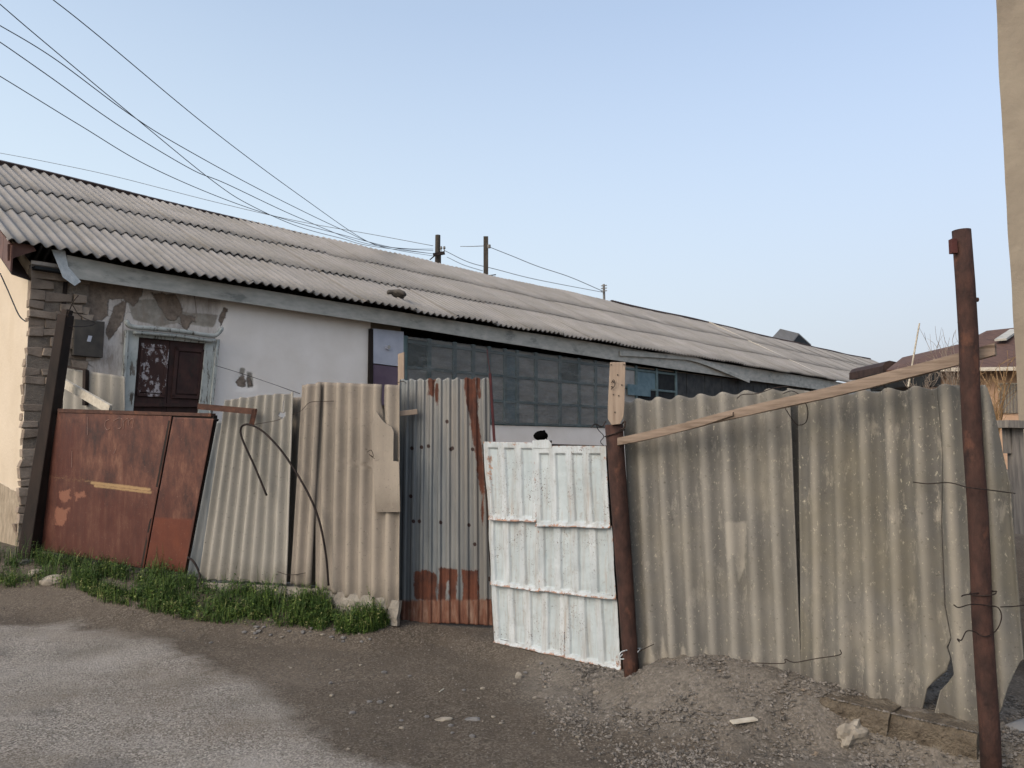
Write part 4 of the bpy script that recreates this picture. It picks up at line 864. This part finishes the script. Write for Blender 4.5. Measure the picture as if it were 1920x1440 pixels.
# ------------------------------------------------------------------ tie wires
def wire(name, pts, r=.0028, label='', cat='wire', parent=None, n=6, mat='wire_metal'):
    m = MB(); m.tube(spline(pts, n), r, 5); return m.build(name, mat, parent, smooth=True, **(dict(label=label, cat=cat) if label else {}))
def loop(c, r, tilt=.2, n=16, k=1.0): return [c+np.array([r*math.cos(2*math.pi*i/n*k), r*math.sin(2*math.pi*i/n*k), tilt*r*math.cos(2*math.pi*i/n*k)]) for i in range(n+1)]
cc = PX(1843, 1112, 3.72)
wire('tie_wire', loop(cc, .053, .15)+[PX(1812, 1115, 3.66), PX(1803, 1118, 3.62)], label='wire ring twisted round the tall pole at mid height', r=.003)
wire('tie_wire', [PX(1788, 1134, 3.62), PX(1798, 1139, 3.62), PX(1822, 1133, 3.64), PX(1856, 1136, 3.65), PX(1872, 1140, 3.7), PX(1878, 1158, 3.7), PX(1868, 1182, 3.7), PX(1846, 1194, 3.66), PX(1826, 1184, 3.66), PX(1812, 1184, 3.64), PX(1803, 1200, 3.62), PX(1795, 1198, 3.62), PX(1799, 1204, 3.62)], label='loose curled wire hanging below the ring on the tall pole')
wire('tie_wire', [PX(1876, 1138, 3.8), PX(1900, 1137, 3.8), PX(1925, 1134, 3.8)], label='thin straight wire running right from the tall pole at knee height')
wire('tie_wire', [PX(1712, 904, 4.15), PX(1740, 907, 4.1), PX(1780, 905, 3.95), PX(1815, 914, 3.66), PX(1850, 918, 3.66), PX(1903, 925, 3.85)], label='taut wire crossing the cracked sheet and tall pole at chest height')
wire('tie_wire', [PX(1468, 798-60, 4.62), PX(1485, 733, 4.5), PX(1500, 742, 4.45), PX(1514, 765, 4.5), PX(1512, 790, 4.55), PX(1500, 797, 4.55), PX(1490, 792, 4.55), PX(1472, 765, 4.6), PX(1468, 750, 4.6)], label='wire loop over the long beam at the joint of the right sheets')
wire('tie_wire', [PX(1382, 747, 4.75), PX(1392, 740, 4.72), PX(1420, 738, 4.7), PX(1450, 728, 4.68), PX(1480, 724, 4.6)], label='twisted wire along the top edge of the grey right-hand sheet')
wire('tie_wire', [PX(1610, 724, 4.3), PX(1640, 728, 4.2), PX(1655, 722, 4.2), PX(1662, 728, 4.2)], label='short wire tail under the beam near the middle of the cracked sheet')
wire('tie_wire', [PX(1575, 1218, 4.4), PX(1574, 1228, 4.4), PX(1530, 1235, 4.5), PX(1490, 1242, 4.55), PX(1472, 1236, 4.6), PX(1468, 1244, 4.6), PX(1410, 1243, 4.75)], label='wire stitched low across the joint of the two right sheets')
wire('tie_wire', loop(PX(1181, 1225, 5.25), .066, .5)+[PX(1166, 1222, 5.15), PX(1160, 1238, 5.15)], label='bright wire wrapped round the foot of the leaning pipe post', r=.004, mat='tin')
wire('tie_wire', [PX(1198, 1222, 5.2), PX(1215, 1213, 5.15), PX(1226, 1208, 5.12)], label='short wire from pipe post foot into the grey sheet')
wire('tie_wire', loop(PX(1153, 812, 5.22), .068, .35), label='wire ring round the top of the leaning pipe post', r=.004)
wire('tie_wire', [PX(1132, 836, 5.3), PX(1126, 828, 5.25), PX(1132, 818, 5.2), PX(1122, 806, 5.2), PX(1118, 796, 5.15)], label='snarl of black wire between white gate corner and pipe post')
wire('tie_wire', [PX(1136, 790, 5.15), PX(1128, 800, 5.15), PX(1116, 795, 5.12), PX(1108, 802, 5.1)], r=.004, label='black wire twig sticking left from the pipe post top')
wire('tie_wire', [PX(1166, 795, 5.12), PX(1172, 790, 5.1), PX(1170, 802, 5.1), PX(1162, 806, 5.12)], r=.006, label='dark wire knot right of the pipe post top')
wire('tie_wire', [PX(470, 797, 7.15), PX(488, 794, 7.1), PX(520, 788, 7.0), PX(530, 782, 7.0)], label='thin wire from iron bracket to the heart-shaped hole')
wire('tie_wire', [PX(548, 778, 6.95), PX(565, 770, 6.9), PX(580, 755, 6.85), PX(600, 753, 6.83), PX(626, 752, 6.8)], label='wire tying the two left asbestos sheets near their tops')
wire('tie_wire', [PX(520, 1072, 7.0), PX(545, 1078, 6.95), PX(580, 1073, 6.9)], label='wire tie low across the joint of the two left asbestos sheets')
wire('tie_wire', [PX(744, 718, 6.45), PX(755, 715, 6.42), PX(762, 719, 6.45)], label='small wire tie where the batten meets the beige sheet top')
wire('tie_wire', [PX(688, 848, 6.55), PX(696, 844, 6.52), PX(700, 856, 6.52), PX(692, 852, 6.52), PX(702, 860, 6.55)], label='tiny wire knot in the middle of the beige asbestos sheet')
wire('tie_wire', [PX(124, 600, 8.85), PX(135, 570, 8.8), PX(147, 553, 8.8)], r=.006, label='stiff wire end sticking up right from the leaning steel post')
wire('tie_wire', [PX(130, 612, 8.85), PX(160, 612, 9.2), PX(178, 606, 9.6), PX(150, 592, 9.2), PX(136, 572, 8.9)], r=.005, label='wire looped from leaning steel post toward the fuse box')
wire('service_cable', [PX(0, 512, 9.6), PX(15, 545, 9.65), PX(35, 590, 9.7), PX(48, 603, 9.72)], r=.008, label='thin dark cable drooping down the cream gable wall to the block corner', cat='cable', mat='cable_rubber')
# ------------------------------------------------------------------ overhead wires and utility poles
def overhead(label, pts, Y0, Y1, r0=.0042, name='overhead_wire', mat='cable_rubber'):
    L = np.concatenate([[0], np.cumsum([math.dist(a, b) for a, b in zip(pts[:-1], pts[1:])])]); L /= L[-1]
    P = [PX(x, y, 1/((1/Y0)*(1-l)+(1/Y1)*l)) for (x, y), l in zip(pts, L)]
    m = MB(); sp = spline(P, 10); m.tube(sp, np.linspace(r0, r0*1.6, len(sp)), 5); m.build(name, mat, smooth=True, label=label, cat='power line')
overhead('topmost overhead wire entering the frame at the top edge', [(60, -30), (100, 0), (188, 70), (398, 244), (560, 365), (684, 450), (740, 468), (812, 480)], 6, 25)
overhead('overhead wire from the top left corner crossing below its neighbours', [(-30, -15), (0, 8), (75, 72), (250, 218), (400, 340), (470, 385), (560, 425), (640, 447), (700, 462), (812, 476)], 6, 25)
overhead('overhead wire entering at the left edge just under the corner', [(-30, 33), (0, 48), (105, 112), (240, 212), (340, 275), (500, 362), (640, 430), (720, 462), (812, 470)], 6, 25)
overhead('middle overhead wire of the bundle at the left edge', [(-30, 62), (0, 79), (85, 138), (230, 240), (360, 318), (425, 345), (560, 408), (680, 455), (760, 466), (812, 467)], 6, 25)
overhead('lowest thick overhead wire passing close above the house roof', [(-30, 128), (0, 143), (150, 235), (280, 312), (420, 373), (530, 410), (640, 440), (740, 465), (812, 476)], 6.5, 25, .0042)
overhead('faint thin wire running low along the roof ridge at left', [(-40, 281), (0, 287), (100, 306), (220, 332), (400, 378), (560, 415), (700, 440), (812, 461)], 20, 25.2, .006, mat='pole_grey')
overhead('faint wire stub left of the square pole', [(863, 462), (885, 462), (911, 461)], 28, 28, .01, mat='pole_grey')
overhead('thin wire descending right from the square pole', [(917, 463), (960, 480), (1010, 500), (1070, 520), (1128, 545)], 28, 44, .012, mat='pole_grey')
overhead('thin wire running right from the dark wooden pole', [(834, 470), (880, 492), (930, 505), (1010, 525), (1130, 548)], 25, 44, .010, mat='pole_grey')
overhead('second thin wire descending right from the dark wooden pole', [(838, 482), (870, 497), (905, 508)], 25, 30, .008, mat='pole_grey')
up1 = empty('utility_pole', PX(820, 860, 25), label='dark wooden utility pole with insulator bracket rising behind the roof', cat='utility pole')
m = MB(); m.tube([PX(816, 840, 25), PX(821, 441, 25)], [.11, .085], 12); m.build('pole_shaft', 'wood_pole', up1)
m = MB(); m.beam(PX(812, 478, 24.8), PX(834, 474, 24.8), .08, .10); m.tube([PX(806, 487, 24.8), PX(816, 479, 24.8)], .02, 5); m.tube([PX(826, 472, 24.8), PX(826, 498, 24.8)], .02, 5); m.build('crossarm', 'black_iron', up1)
for x in (827, 833):
    m = MB(); m.tube([PX(x, 474, 24.8), PX(x, 468, 24.8), PX(x, 466, 24.8), PX(x, 462, 24.8)], [.015, .015, .045, .03], 8); m.build('insulator', 'pole_grey', up1)
up2 = empty('utility_pole', PX(911, 860, 28), label='square-cut dark pole standing alone behind the roof, right of the first', cat='utility pole')
m = MB(); m.beam(PX(911, 840, 28), PX(911, 444, 28), .17, .17, up=(0, 1, 0)); m.build('pole_shaft', 'wood_pole', up2)
m = MB(); m.tube([PX(917, 465, 27.8), PX(917, 459, 27.8)], .06, 8); m.build('insulator', 'pole_grey', up2)
m = MB(); m.tube([PX(914, 517, 27.8), PX(930, 515, 27.8)], .02, 6); m.build('side_arm', 'black_iron', up2)
up3 = empty('utility_pole', PX(1136, 860, 44), label='small distant grey pole with insulators behind the roof', cat='utility pole')
m = MB(); m.tube([PX(1141, 840, 44), PX(1132, 533, 44)], [.08, .07], 10); m.build('pole_shaft', 'pole_grey', up3)
for k in range(3):
    m = MB(); m.beam(PX(1127, 536+5*k, 43.8), PX(1138, 535+5*k, 43.8), .04, .05); m.build('crossarm', 'pole_grey', up3)

# ------------------------------------------------------------------ background at the right
bh = empty('brown_roof_house', PX(1820, 860, 17), label='distant house with brown roof and pinkish wall behind the tall pole', cat='house')
PBk = Plane(PX(1700, 700, 17.5), PX(1950, 700, 16.5))
m = MB(); m.prism([PBk.hit(x, y) for x, y in [(1766, 690), (2100, 686), (2100, 880), (1766, 880)]], -PBk.n3()*5); m.build('wall', 'wall_pink', bh)
m = MB(); fr0 = [PBk.hit(1662, 694, .5), PBk.hit(2100, 688, .5)]; bk0 = [PX(1692, 670, 20.0), PX(1800, 645, 20), PX(1850, 620, 20.5), PX(1906, 614, 20.5), PX(2150, 614, 20.5)]
m.add([fr0[0], PBk.hit(1790, 690, .5), PBk.hit(1850, 690, .5), PBk.hit(1906, 689, .5), fr0[1]]+bk0, [(0, 1, 6, 5), (1, 2, 7, 6), (2, 3, 8, 7), (3, 4, 9, 8)])
rf = m.build('roof', 'roof_brown', bh, solid=.08)
m = MB(); m.beam(PBk.hit(1690, 694, .55), PBk.hit(2100, 689, .55), .05, .08); m.build('gutter_edge', 'wood_pale', rf)
m = MB(); m.beam(PX(1876, 637, 18.6), PX(1904, 618, 20.2), .25, .05); m.build('roof_patch', 'fascia_paint', rf)
wn = MB(); wn.prism([PBk.hit(x, y, .03) for x, y in [(1872, 718), (1908, 718), (1908, 775), (1872, 775)]], -PBk.n3()*.04); wno = wn.build('window', 'wood_pale', bh)
m = MB()
for x in range(1876, 1908, 6): m.beam(PBk.hit(x, 720, .05), PBk.hit(x, 774, .05), .03, .03, up=(0, 1, 0))
m.build('window_bars', 'wood_grey', wno)
m = MB(); m.prism([PX(x, y, 15) for x, y in [(1690, 692), (1764, 690), (1764, 724), (1700, 724)]], (0, 1.5, 0)); m.build('shed', 'dark_inside', label='dark open shed front between the long roof end and the pink wall', cat='shed')
m = MB(); m.prism([PX(x, y, 20) for x, y in [(1655, 686), (1660, 679), (1668, 676), (1682, 679), (1700, 686), (1700, 700), (1655, 700)]], (0, 2, 0)); m.build('distant_roof', 'ridge_brown', label='low distant brown roof between the long house and the brown-roofed house', cat='roof')
m = MB(); m.tube([PX(1703, 725, 9), PX(1713, 668, 9), PX(1724, 606, 9)], [.012, .010, .008], 6); m.build('thin_stick', 'wood_pale', label='thin pale stick standing up beyond the fence right of the roof end', cat='stick')
def shrub(name, base, hgt, n, spread, mat, seed, label, r0=.012, lean=0.0):
    rg_ = np.random.default_rng(seed); root = empty(name, base, label=label, cat='shrub', group='bare shrubs beyond the right fence'); st_ = MB(); tw = MB()
    for i in range(n):
        an = rg_.uniform(0, 2*math.pi); dr = np.array([math.cos(an)*spread*rg_.uniform(.3, 1)+lean, math.sin(an)*spread*.6, 1]); L = hgt*rg_.uniform(.65, 1.05)
        p = [arr(base)]; 
        for k in range(1, 7): p.append(arr(base)+dr*L*k/6+rg_.normal(0, .02*k/3, 3))
        (st_).tube(spline(p, 2), np.linspace(r0, r0*.25, 13), 4)
        for k in range(6):
            q = p[rg_.integers(1, 6)]; d2 = dr*.5+rg_.normal(0, .4, 3); d2[2] = abs(d2[2])+.2; l2 = L*rg_.uniform(.15, .35)
            tw.tube([q, q+d2*l2*.5+rg_.normal(0, .01, 3), q+d2*l2], [r0*.45, r0*.35, r0*.2], 3)
    a_ = st_.build('stem', mat, root); tw.build('twigs', mat, root)
shrub('bare_shrub', PX(1790, 760, 11), 1.15, 16, .45, 'twig', 5, 'tall bare shrub with thin upright twigs left of the tall pole', .007)
shrub('bare_shrub', PX(1725, 760, 12), .75, 12, .7, 'twig', 6, 'low tangled bare shrub before the dark shed right of the roof end', .006)
shrub('bare_shrub', PX(1868, 830, 9), 1.0, 16, .35, 'twig_tan', 8, 'tan leafless shrub before the pink wall, right of the tall pole', .009)
# right-hand building, wooden frame, rubble
rw = MB(); a = PX(1911, 834, 5.0); Zs = np.linspace(-.1, 6.5, 80); Xs = np.linspace(0, 1, 24)
U, V = np.meshgrid(Xs, Zs, indexing='ij'); ej = .03*(fbm(V[:1]*1.2, V[:1]*0+3, 4)-.5)*(1-U)
G = np.stack([a[0]+ej+U*4.0, a[1]-U*.5+.02*(fbm(U*8, V*1.5, 2)-.5), V], -1); rw.grid(G)
E_ = np.stack([G[0, :, 0][:, None]+np.array([0, 5.2])[None]*1, G[0, :, 1][:, None]+np.array([0, 6.0])[None], G[0, :, 2][:, None]+np.zeros((1, 2))], -1); rw.grid(E_)
rw.build('neighbour_wall', 'wall_tan', smooth=False, label='tall tan plastered building corner at the right edge of the view', cat='building')
fd = MB(); fd.beam(PX(1876, 795, 4.7), PX(1930, 797, 4.75), .12, .045); fd.beam(PX(1903, 800, 4.75), PX(1908, 1000, 4.75), .07, .05, up=(0, 1, 0)); fd.beam(PX(1886, 800, 4.75), PX(1889, 850, 4.75), .03, .035, up=(0, 1, 0)); fd.build('doorway_timber', 'wood_grey', label='weathered upright timber with dark lintel beside the tan building corner', cat='door post')
rl = MB(); c0 = PX(1925, 1395, 4.1); rl.tube(spline([c0+np.array([-.13, -.1, 0]), c0+np.array([.1, .0, .02]), c0+np.array([.5, .1, .04])], 4), [.02]+[.12]*7+[.1], 14); rl.build('grey_drum', 'grey_plaster_roll', smooth=True, label='grey rounded drum lying right of the tall pole foot', cat='drum')

# ------------------------------------------------------------------ stones
def rock(seed, sc, mat, name='stone', sub=2, rough=.25):
    import bmesh
    bm = bmesh.new(); bmesh.ops.create_icosphere(bm, subdivisions=sub, radius=1); rg_ = np.random.default_rng(seed); o3 = rg_.uniform(0, 50, 3)
    for v in bm.verts:
        c = v.co; n = fbm(np.array([c.x*1.3+o3[0]]), np.array([c.y*1.3+c.z*1.7+o3[1]]), seed)[0]-.5; n2 = vnoise(np.array([c.x*4+o3[2]]), np.array([c.z*4+c.y*3]), seed+3)[0]-.5
        v.co = Vector((c.x*sc[0], c.y*sc[1], c.z*sc[2]))*(1+rough*2.2*n+rough*.5*n2)
    me = bpy.data.meshes.new(name); bm.to_mesh(me); bm.free(); me.materials.append(MATS[mat]); return me
def put(me, name, p, rz, label, cat, group=None, s=1.0):
    o = bpy.data.objects.new(name, me); COL.objects.link(o); o.location = p; o.rotation_euler = (random.uniform(-.1, .1), random.uniform(-.1, .1), rz); o.scale = (s, s, s); tag(o, label, cat, group); return o
def onground(x, y): return onground_many([x], [y])[0]
put(rock(33, (.095, .05, .075), 'stone_pale', sub=3, rough=.6), 'rock', onground(1603, 1392)+np.array([0, .02, .03]), .4, 'knobbly pale rock leaning in front of the cracked kerb', 'rock')
put(rock(5, (.055, .028, .012), 'stone_pale'), 'flat_stone', onground(831, 1349), .05, 'flat whitish oval stone in the middle of the dirt', 'stone')
put(rock(8, (.05, .028, .012), 'stone_grey'), 'flat_stone', onground(886, 1349), -.1, 'flat dark grey oval stone just right of the whitish one', 'stone')
put(rock(9, (.03, .025, .035), 'stone_pale'), 'stone', onground(973, 1270), .6, 'pointed stone standing in a patch of chips before the white gate', 'stone')
put(rock(12, (.10, .08, .05), 'stone_pale', sub=3, rough=.35), 'rock', onground(70, 1075), .3, 'broken whitish slab of rubble in the grass at far left', 'rock')
put(rock(13, (.16, .09, .06), 'stone_pale', sub=3, rough=.35), 'rock', onground(100, 1090), -.3, 'larger whitish lump beside the leftmost rubble slab in the grass', 'rock')
put(rock(15, (.07, .05, .04), 'stone_grey', sub=3, rough=.3), 'rock', onground(50, 1055), 1.3, 'grey rock at the foot of the leaning steel post', 'rock')
m = MB(); q = onground(1395, 1360); m.beam(q+np.array([-.07, -.01, .02]), q+np.array([.07, .015, .03]), .045, .008); m.build('wood_chip', 'wood_pale', label='flat pale wood chip lying on the gravel below the grey sheet', cat='wood chip')
m = MB(); q = onground(825, 1312)*0+onground(828, 1296); m.tube([q+np.array([-.012, -.03, .006]), q+np.array([.012, .03, .006])], .004, 5); m.build('twig', 'wood_pale', label='tiny pale twig on the dirt in front of the grey metal sheet', cat='twig')
kinds = [rock(20+i, (1, RNG.uniform(.6, .9), RNG.uniform(.35, .6)), 'stone_pale' if i % 3 else 'stone_grey', sub=1) for i in range(7)]
spots = [(633, 1257), (602, 1265), (676, 1248), (720, 1262), (768, 1268), (622, 1305), (660, 1338), (692, 1317), (712, 1318), (747, 1300), (870, 1295), (897, 1310), (925, 1345), (940, 1357), (753, 1366), (845, 1362), (848, 1375), (1023, 1289), (1003, 1309), (1083, 1382), (653, 1405), (965, 1283), (985, 1262), (990, 1250), (1060, 1330), (1000, 1376), (770, 1335), (800, 1345), (734, 1325), (395, 1206), (345, 1184), (1118, 1300), (1105, 1335), (752, 1352), (885, 1382), (905, 1292), (545, 1253), (480, 1180), (620, 1282), (1015, 1245)]
for (x, y) in spots:
    s_ = RNG.uniform(.012, .026)
    put(kinds[RNG.integers(0, 7)], 'stone', onground(x, y)+np.array([0, 0, s_*.2]), RNG.uniform(0, 6), 'small pale stone lying loose on the brown dirt before the gates', 'stone', 'small stones scattered over the dirt', s_)
for k in range(34):
    x = RNG.uniform(455, 700); y = 1170+(x-455)*.045+RNG.uniform(-6, 26); s_ = RNG.uniform(.014, .034)
    put(kinds[RNG.integers(0, 7)], 'stone', onground(x, y)+np.array([0, 0, s_*.2]), RNG.uniform(0, 6), 'pale pebble in the strip of pebbles along the front edge of the weeds', 'stone', 'pebbles along the weeds', s_)

# gravel (uncountable)
def gravel(name, n, sampler, smin, smax, mat, **tags):
    base = arr([(1, 0, 0), (-1, 0, 0), (0, 1, 0), (0, -1, 0), (0, 0, 1), (0, 0, -1)]); fc = [(0, 2, 4), (2, 1, 4), (1, 3, 4), (3, 0, 4), (2, 0, 5), (1, 2, 5), (3, 1, 5), (0, 3, 5)]
    xy = sampler(n); n = len(xy); z = H(xy[:, 0], xy[:, 1]); s_ = smin+(smax-smin)*RNG.random(n)**3
    rot = RNG.uniform(0, 6.28, n); V = base[None]*(1+RNG.normal(0, .25, (n, 6, 1)))*s_[:, None, None]*np.array([1, .8, .6])
    c, s2 = np.cos(rot)[:, None], np.sin(rot)[:, None]; x = V[..., 0]*c-V[..., 1]*s2; y = V[..., 0]*s2+V[..., 1]*c
    V = np.stack([x+xy[:, :1], y+xy[:, 1:], V[..., 2]+z[:, None]+s_[:, None]*.3], -1).reshape(-1, 3)
    f = (np.arange(n)[:, None, None]*6+arr(fc).astype(int)[None]).reshape(-1, 3).tolist(); mb = MB(); mb.add(V, f); mb.build(name, mat, loc=(0, 0, 0), **tags)
def samp_mound(n):
    x = RNG.uniform(.2, 2.9, n*4); y = RNG.uniform(3.0, 5.6, n*4); d = np.full(len(x), 1e9)
    for i in range(3):
        a, b = mound_pts[i][:2], mound_pts[i+1][:2]; ab = b-a; t = np.clip(((x-a[0])*ab[0]+(y-a[1])*ab[1])/(ab@ab), 0, 1); d = np.minimum(d, np.hypot(x-a[0]-t*ab[0], y-a[1]-t*ab[1]))
    pr = np.maximum.reduce([.8*(1-sm(d, .25, 1.35)), .95*np.exp(-((x-.85)**2/.12+(y-4.0)**2/.4)), .5*(y < 4.1)*(x > .7)*(d < 1.7)])*(.25+1.2*fbm(x*3, y*3, 6)**1.5); k = RNG.random(len(x)) < pr; return np.stack([x, y], 1)[k][:n]
gravel('gravel', 34000, samp_mound, .0035, .016, 'gravel_mix', kind='stuff', label='loose grey gravel heaped along the foot of the right fence sheets', cat='gravel')
kt = []
for k in range(2600):
    x = RNG.uniform(1530, 1835); f_ = RNG.random(); yk = np.interp(x, [1530, 1668, 1835], [1304, 1338, 1376]); q = PB.hit(x, yk, .20-.19*f_**.8); kt.append(q+np.array([0, 0, .002+.004*RNG.random()]))
kt = arr(kt); kk = kt[:, 2] > -1
def gravel_at(name, P, smin, smax, mat, **tags):
    m = MB(); base = arr([(1, 0, 0), (-1, 0, 0), (0, 1, 0), (0, -1, 0), (0, 0, 1), (0, 0, -1)]); fc = [(0, 2, 4), (2, 1, 4), (1, 3, 4), (3, 0, 4), (2, 0, 5), (1, 2, 5), (3, 1, 5), (0, 3, 5)]
    for p in P: m.add(p+base*(1+RNG.normal(0, .25, (6, 1)))*(smin+(smax-smin)*RNG.random()**2)*np.array([1, .8, .6]), fc)
    m.build(name, mat, loc=(0, 0, 0), **tags)
gravel_at('gravel', kt[RNG.random(len(kt)) < .75], .003, .011, 'gravel_mix', kind='stuff', label='fine gravel lying on top of the cracked concrete kerb', cat='gravel')
def samp_all(n):
    p = np.stack([RNG.uniform(-6, 2.6, n), RNG.uniform(2.9, 8.2, n)], 1); return p[RNG.random(n) < .15+.9*fbm(p[:, 0]*.8, p[:, 1]*.8, 15)**2]
gravel('grit', 42000, samp_all, .002, .009, 'gravel_mix', kind='stuff', label='fine grit scattered over road and dirt', cat='grit')

# ------------------------------------------------------------------ grass and weeds (uncountable)
def grassfield():
    V = []; Fc = []; tone = []; 
    edge_f = [(-300, 1080), (0, 1105), (80, 1100), (150, 1108), (190, 1132), (230, 1136), (330, 1162), (450, 1176), (560, 1178), (640, 1192), (690, 1190), (727, 1176)]
    jx = lambda x: 14*(vnoise(np.array([x*.05]), np.array([0.]), 3)[0]-.5)
    edge_b = [(-300, 1020), (0, 1035), (40, 1050), (90, 1048), (345, 1082), (540, 1105), (640, 1125), (727, 1150)]
    ex, ey = zip(*edge_f); bx, by = zip(*edge_b); n = 0
    N = 34000; xs = RNG.uniform(-140, 732, N); fs = RNG.random(N)**.8; ys = np.interp(xs, bx, by); ys = ys+(np.interp(xs, ex, ey)-ys)*fs; PS = onground_many(xs, ys)
    for i in range(N):
        x, y, f = xs[i], ys[i], fs[i]
        if 30 < x < 135 and 1062 < y < 1102 and RNG.random() < .8: continue
        if 365 < x < 445 and y < 1112 and RNG.random() < .8: continue
        p = PS[i]
        dens = fbm(np.array([x*.02]), np.array([y*.04]), 2)[0]
        if dens < .47 and f > .35 and RNG.random() < .85: continue
        if f > .85 and RNG.random() < .5: continue
        hh = RNG.uniform(.04, .15)*(1.3-.75*f)*(.45+1.3*dens**1.3+.4*(dens > .6)); an = RNG.uniform(0, 6.28); ln = RNG.uniform(.1, .9)*hh
        d = np.array([math.cos(an), math.sin(an), 0]); sdv_ = np.array([-d[1], d[0], 0])
        tn = np.clip(RNG.normal(.42, .22)+(.25 if f > .8 else 0)*RNG.random(), 0, 1)
        gap = vnoise(np.array([x*.045]), np.array([y*.09]), 21)[0]
        if gap < .30 and RNG.random() < .75: continue
        if RNG.random() < .55:      # blade
            wd = RNG.uniform(.0018, .0034); hh *= 1.25; V += [p-sdv_*wd, p+sdv_*wd, p+d*ln*.4+np.array([0, 0, hh*.7])+sdv_*wd*.7, p+d*ln*.4+np.array([0, 0, hh*.7])-sdv_*wd*.7, p+d*ln+np.array([0, 0, hh])]
            Fc += [(n, n+1, n+2, n+3), (n+3, n+2, n+4)]; n += 5; tone += [tn*.7]*2+[tn]*2+[min(1, tn+.1)]
        else:                      # leafy weed: a few small leaves on a stub
            for k in range(5):
                a2 = RNG.uniform(0, 6.28); d2 = np.array([math.cos(a2), math.sin(a2), RNG.uniform(-.2, .8)]); s2 = np.array([-d2[1], d2[0], 0])
                b = p+d*ln*.3+np.array([0, 0, hh*RNG.uniform(.25, .95)]); L = RNG.uniform(.012, .03); wl = L*.32
                V += [b, b+d2*L*.5+s2*wl, b+d2*L, b+d2*L*.5-s2*wl]; Fc += [(n, n+1, n+2, n+3)]; n += 4; t4 = np.clip(tn+RNG.normal(0, .12), 0, 1); tone += [t4]*4
    m = MB(); m.add(V, Fc, tone=arr(tone)); m.build('grass', 'grass_leaf', loc=(0, 0, 0), kind='stuff', label='low green grass and weeds along the foot of the left fence', cat='grass')
grassfield()
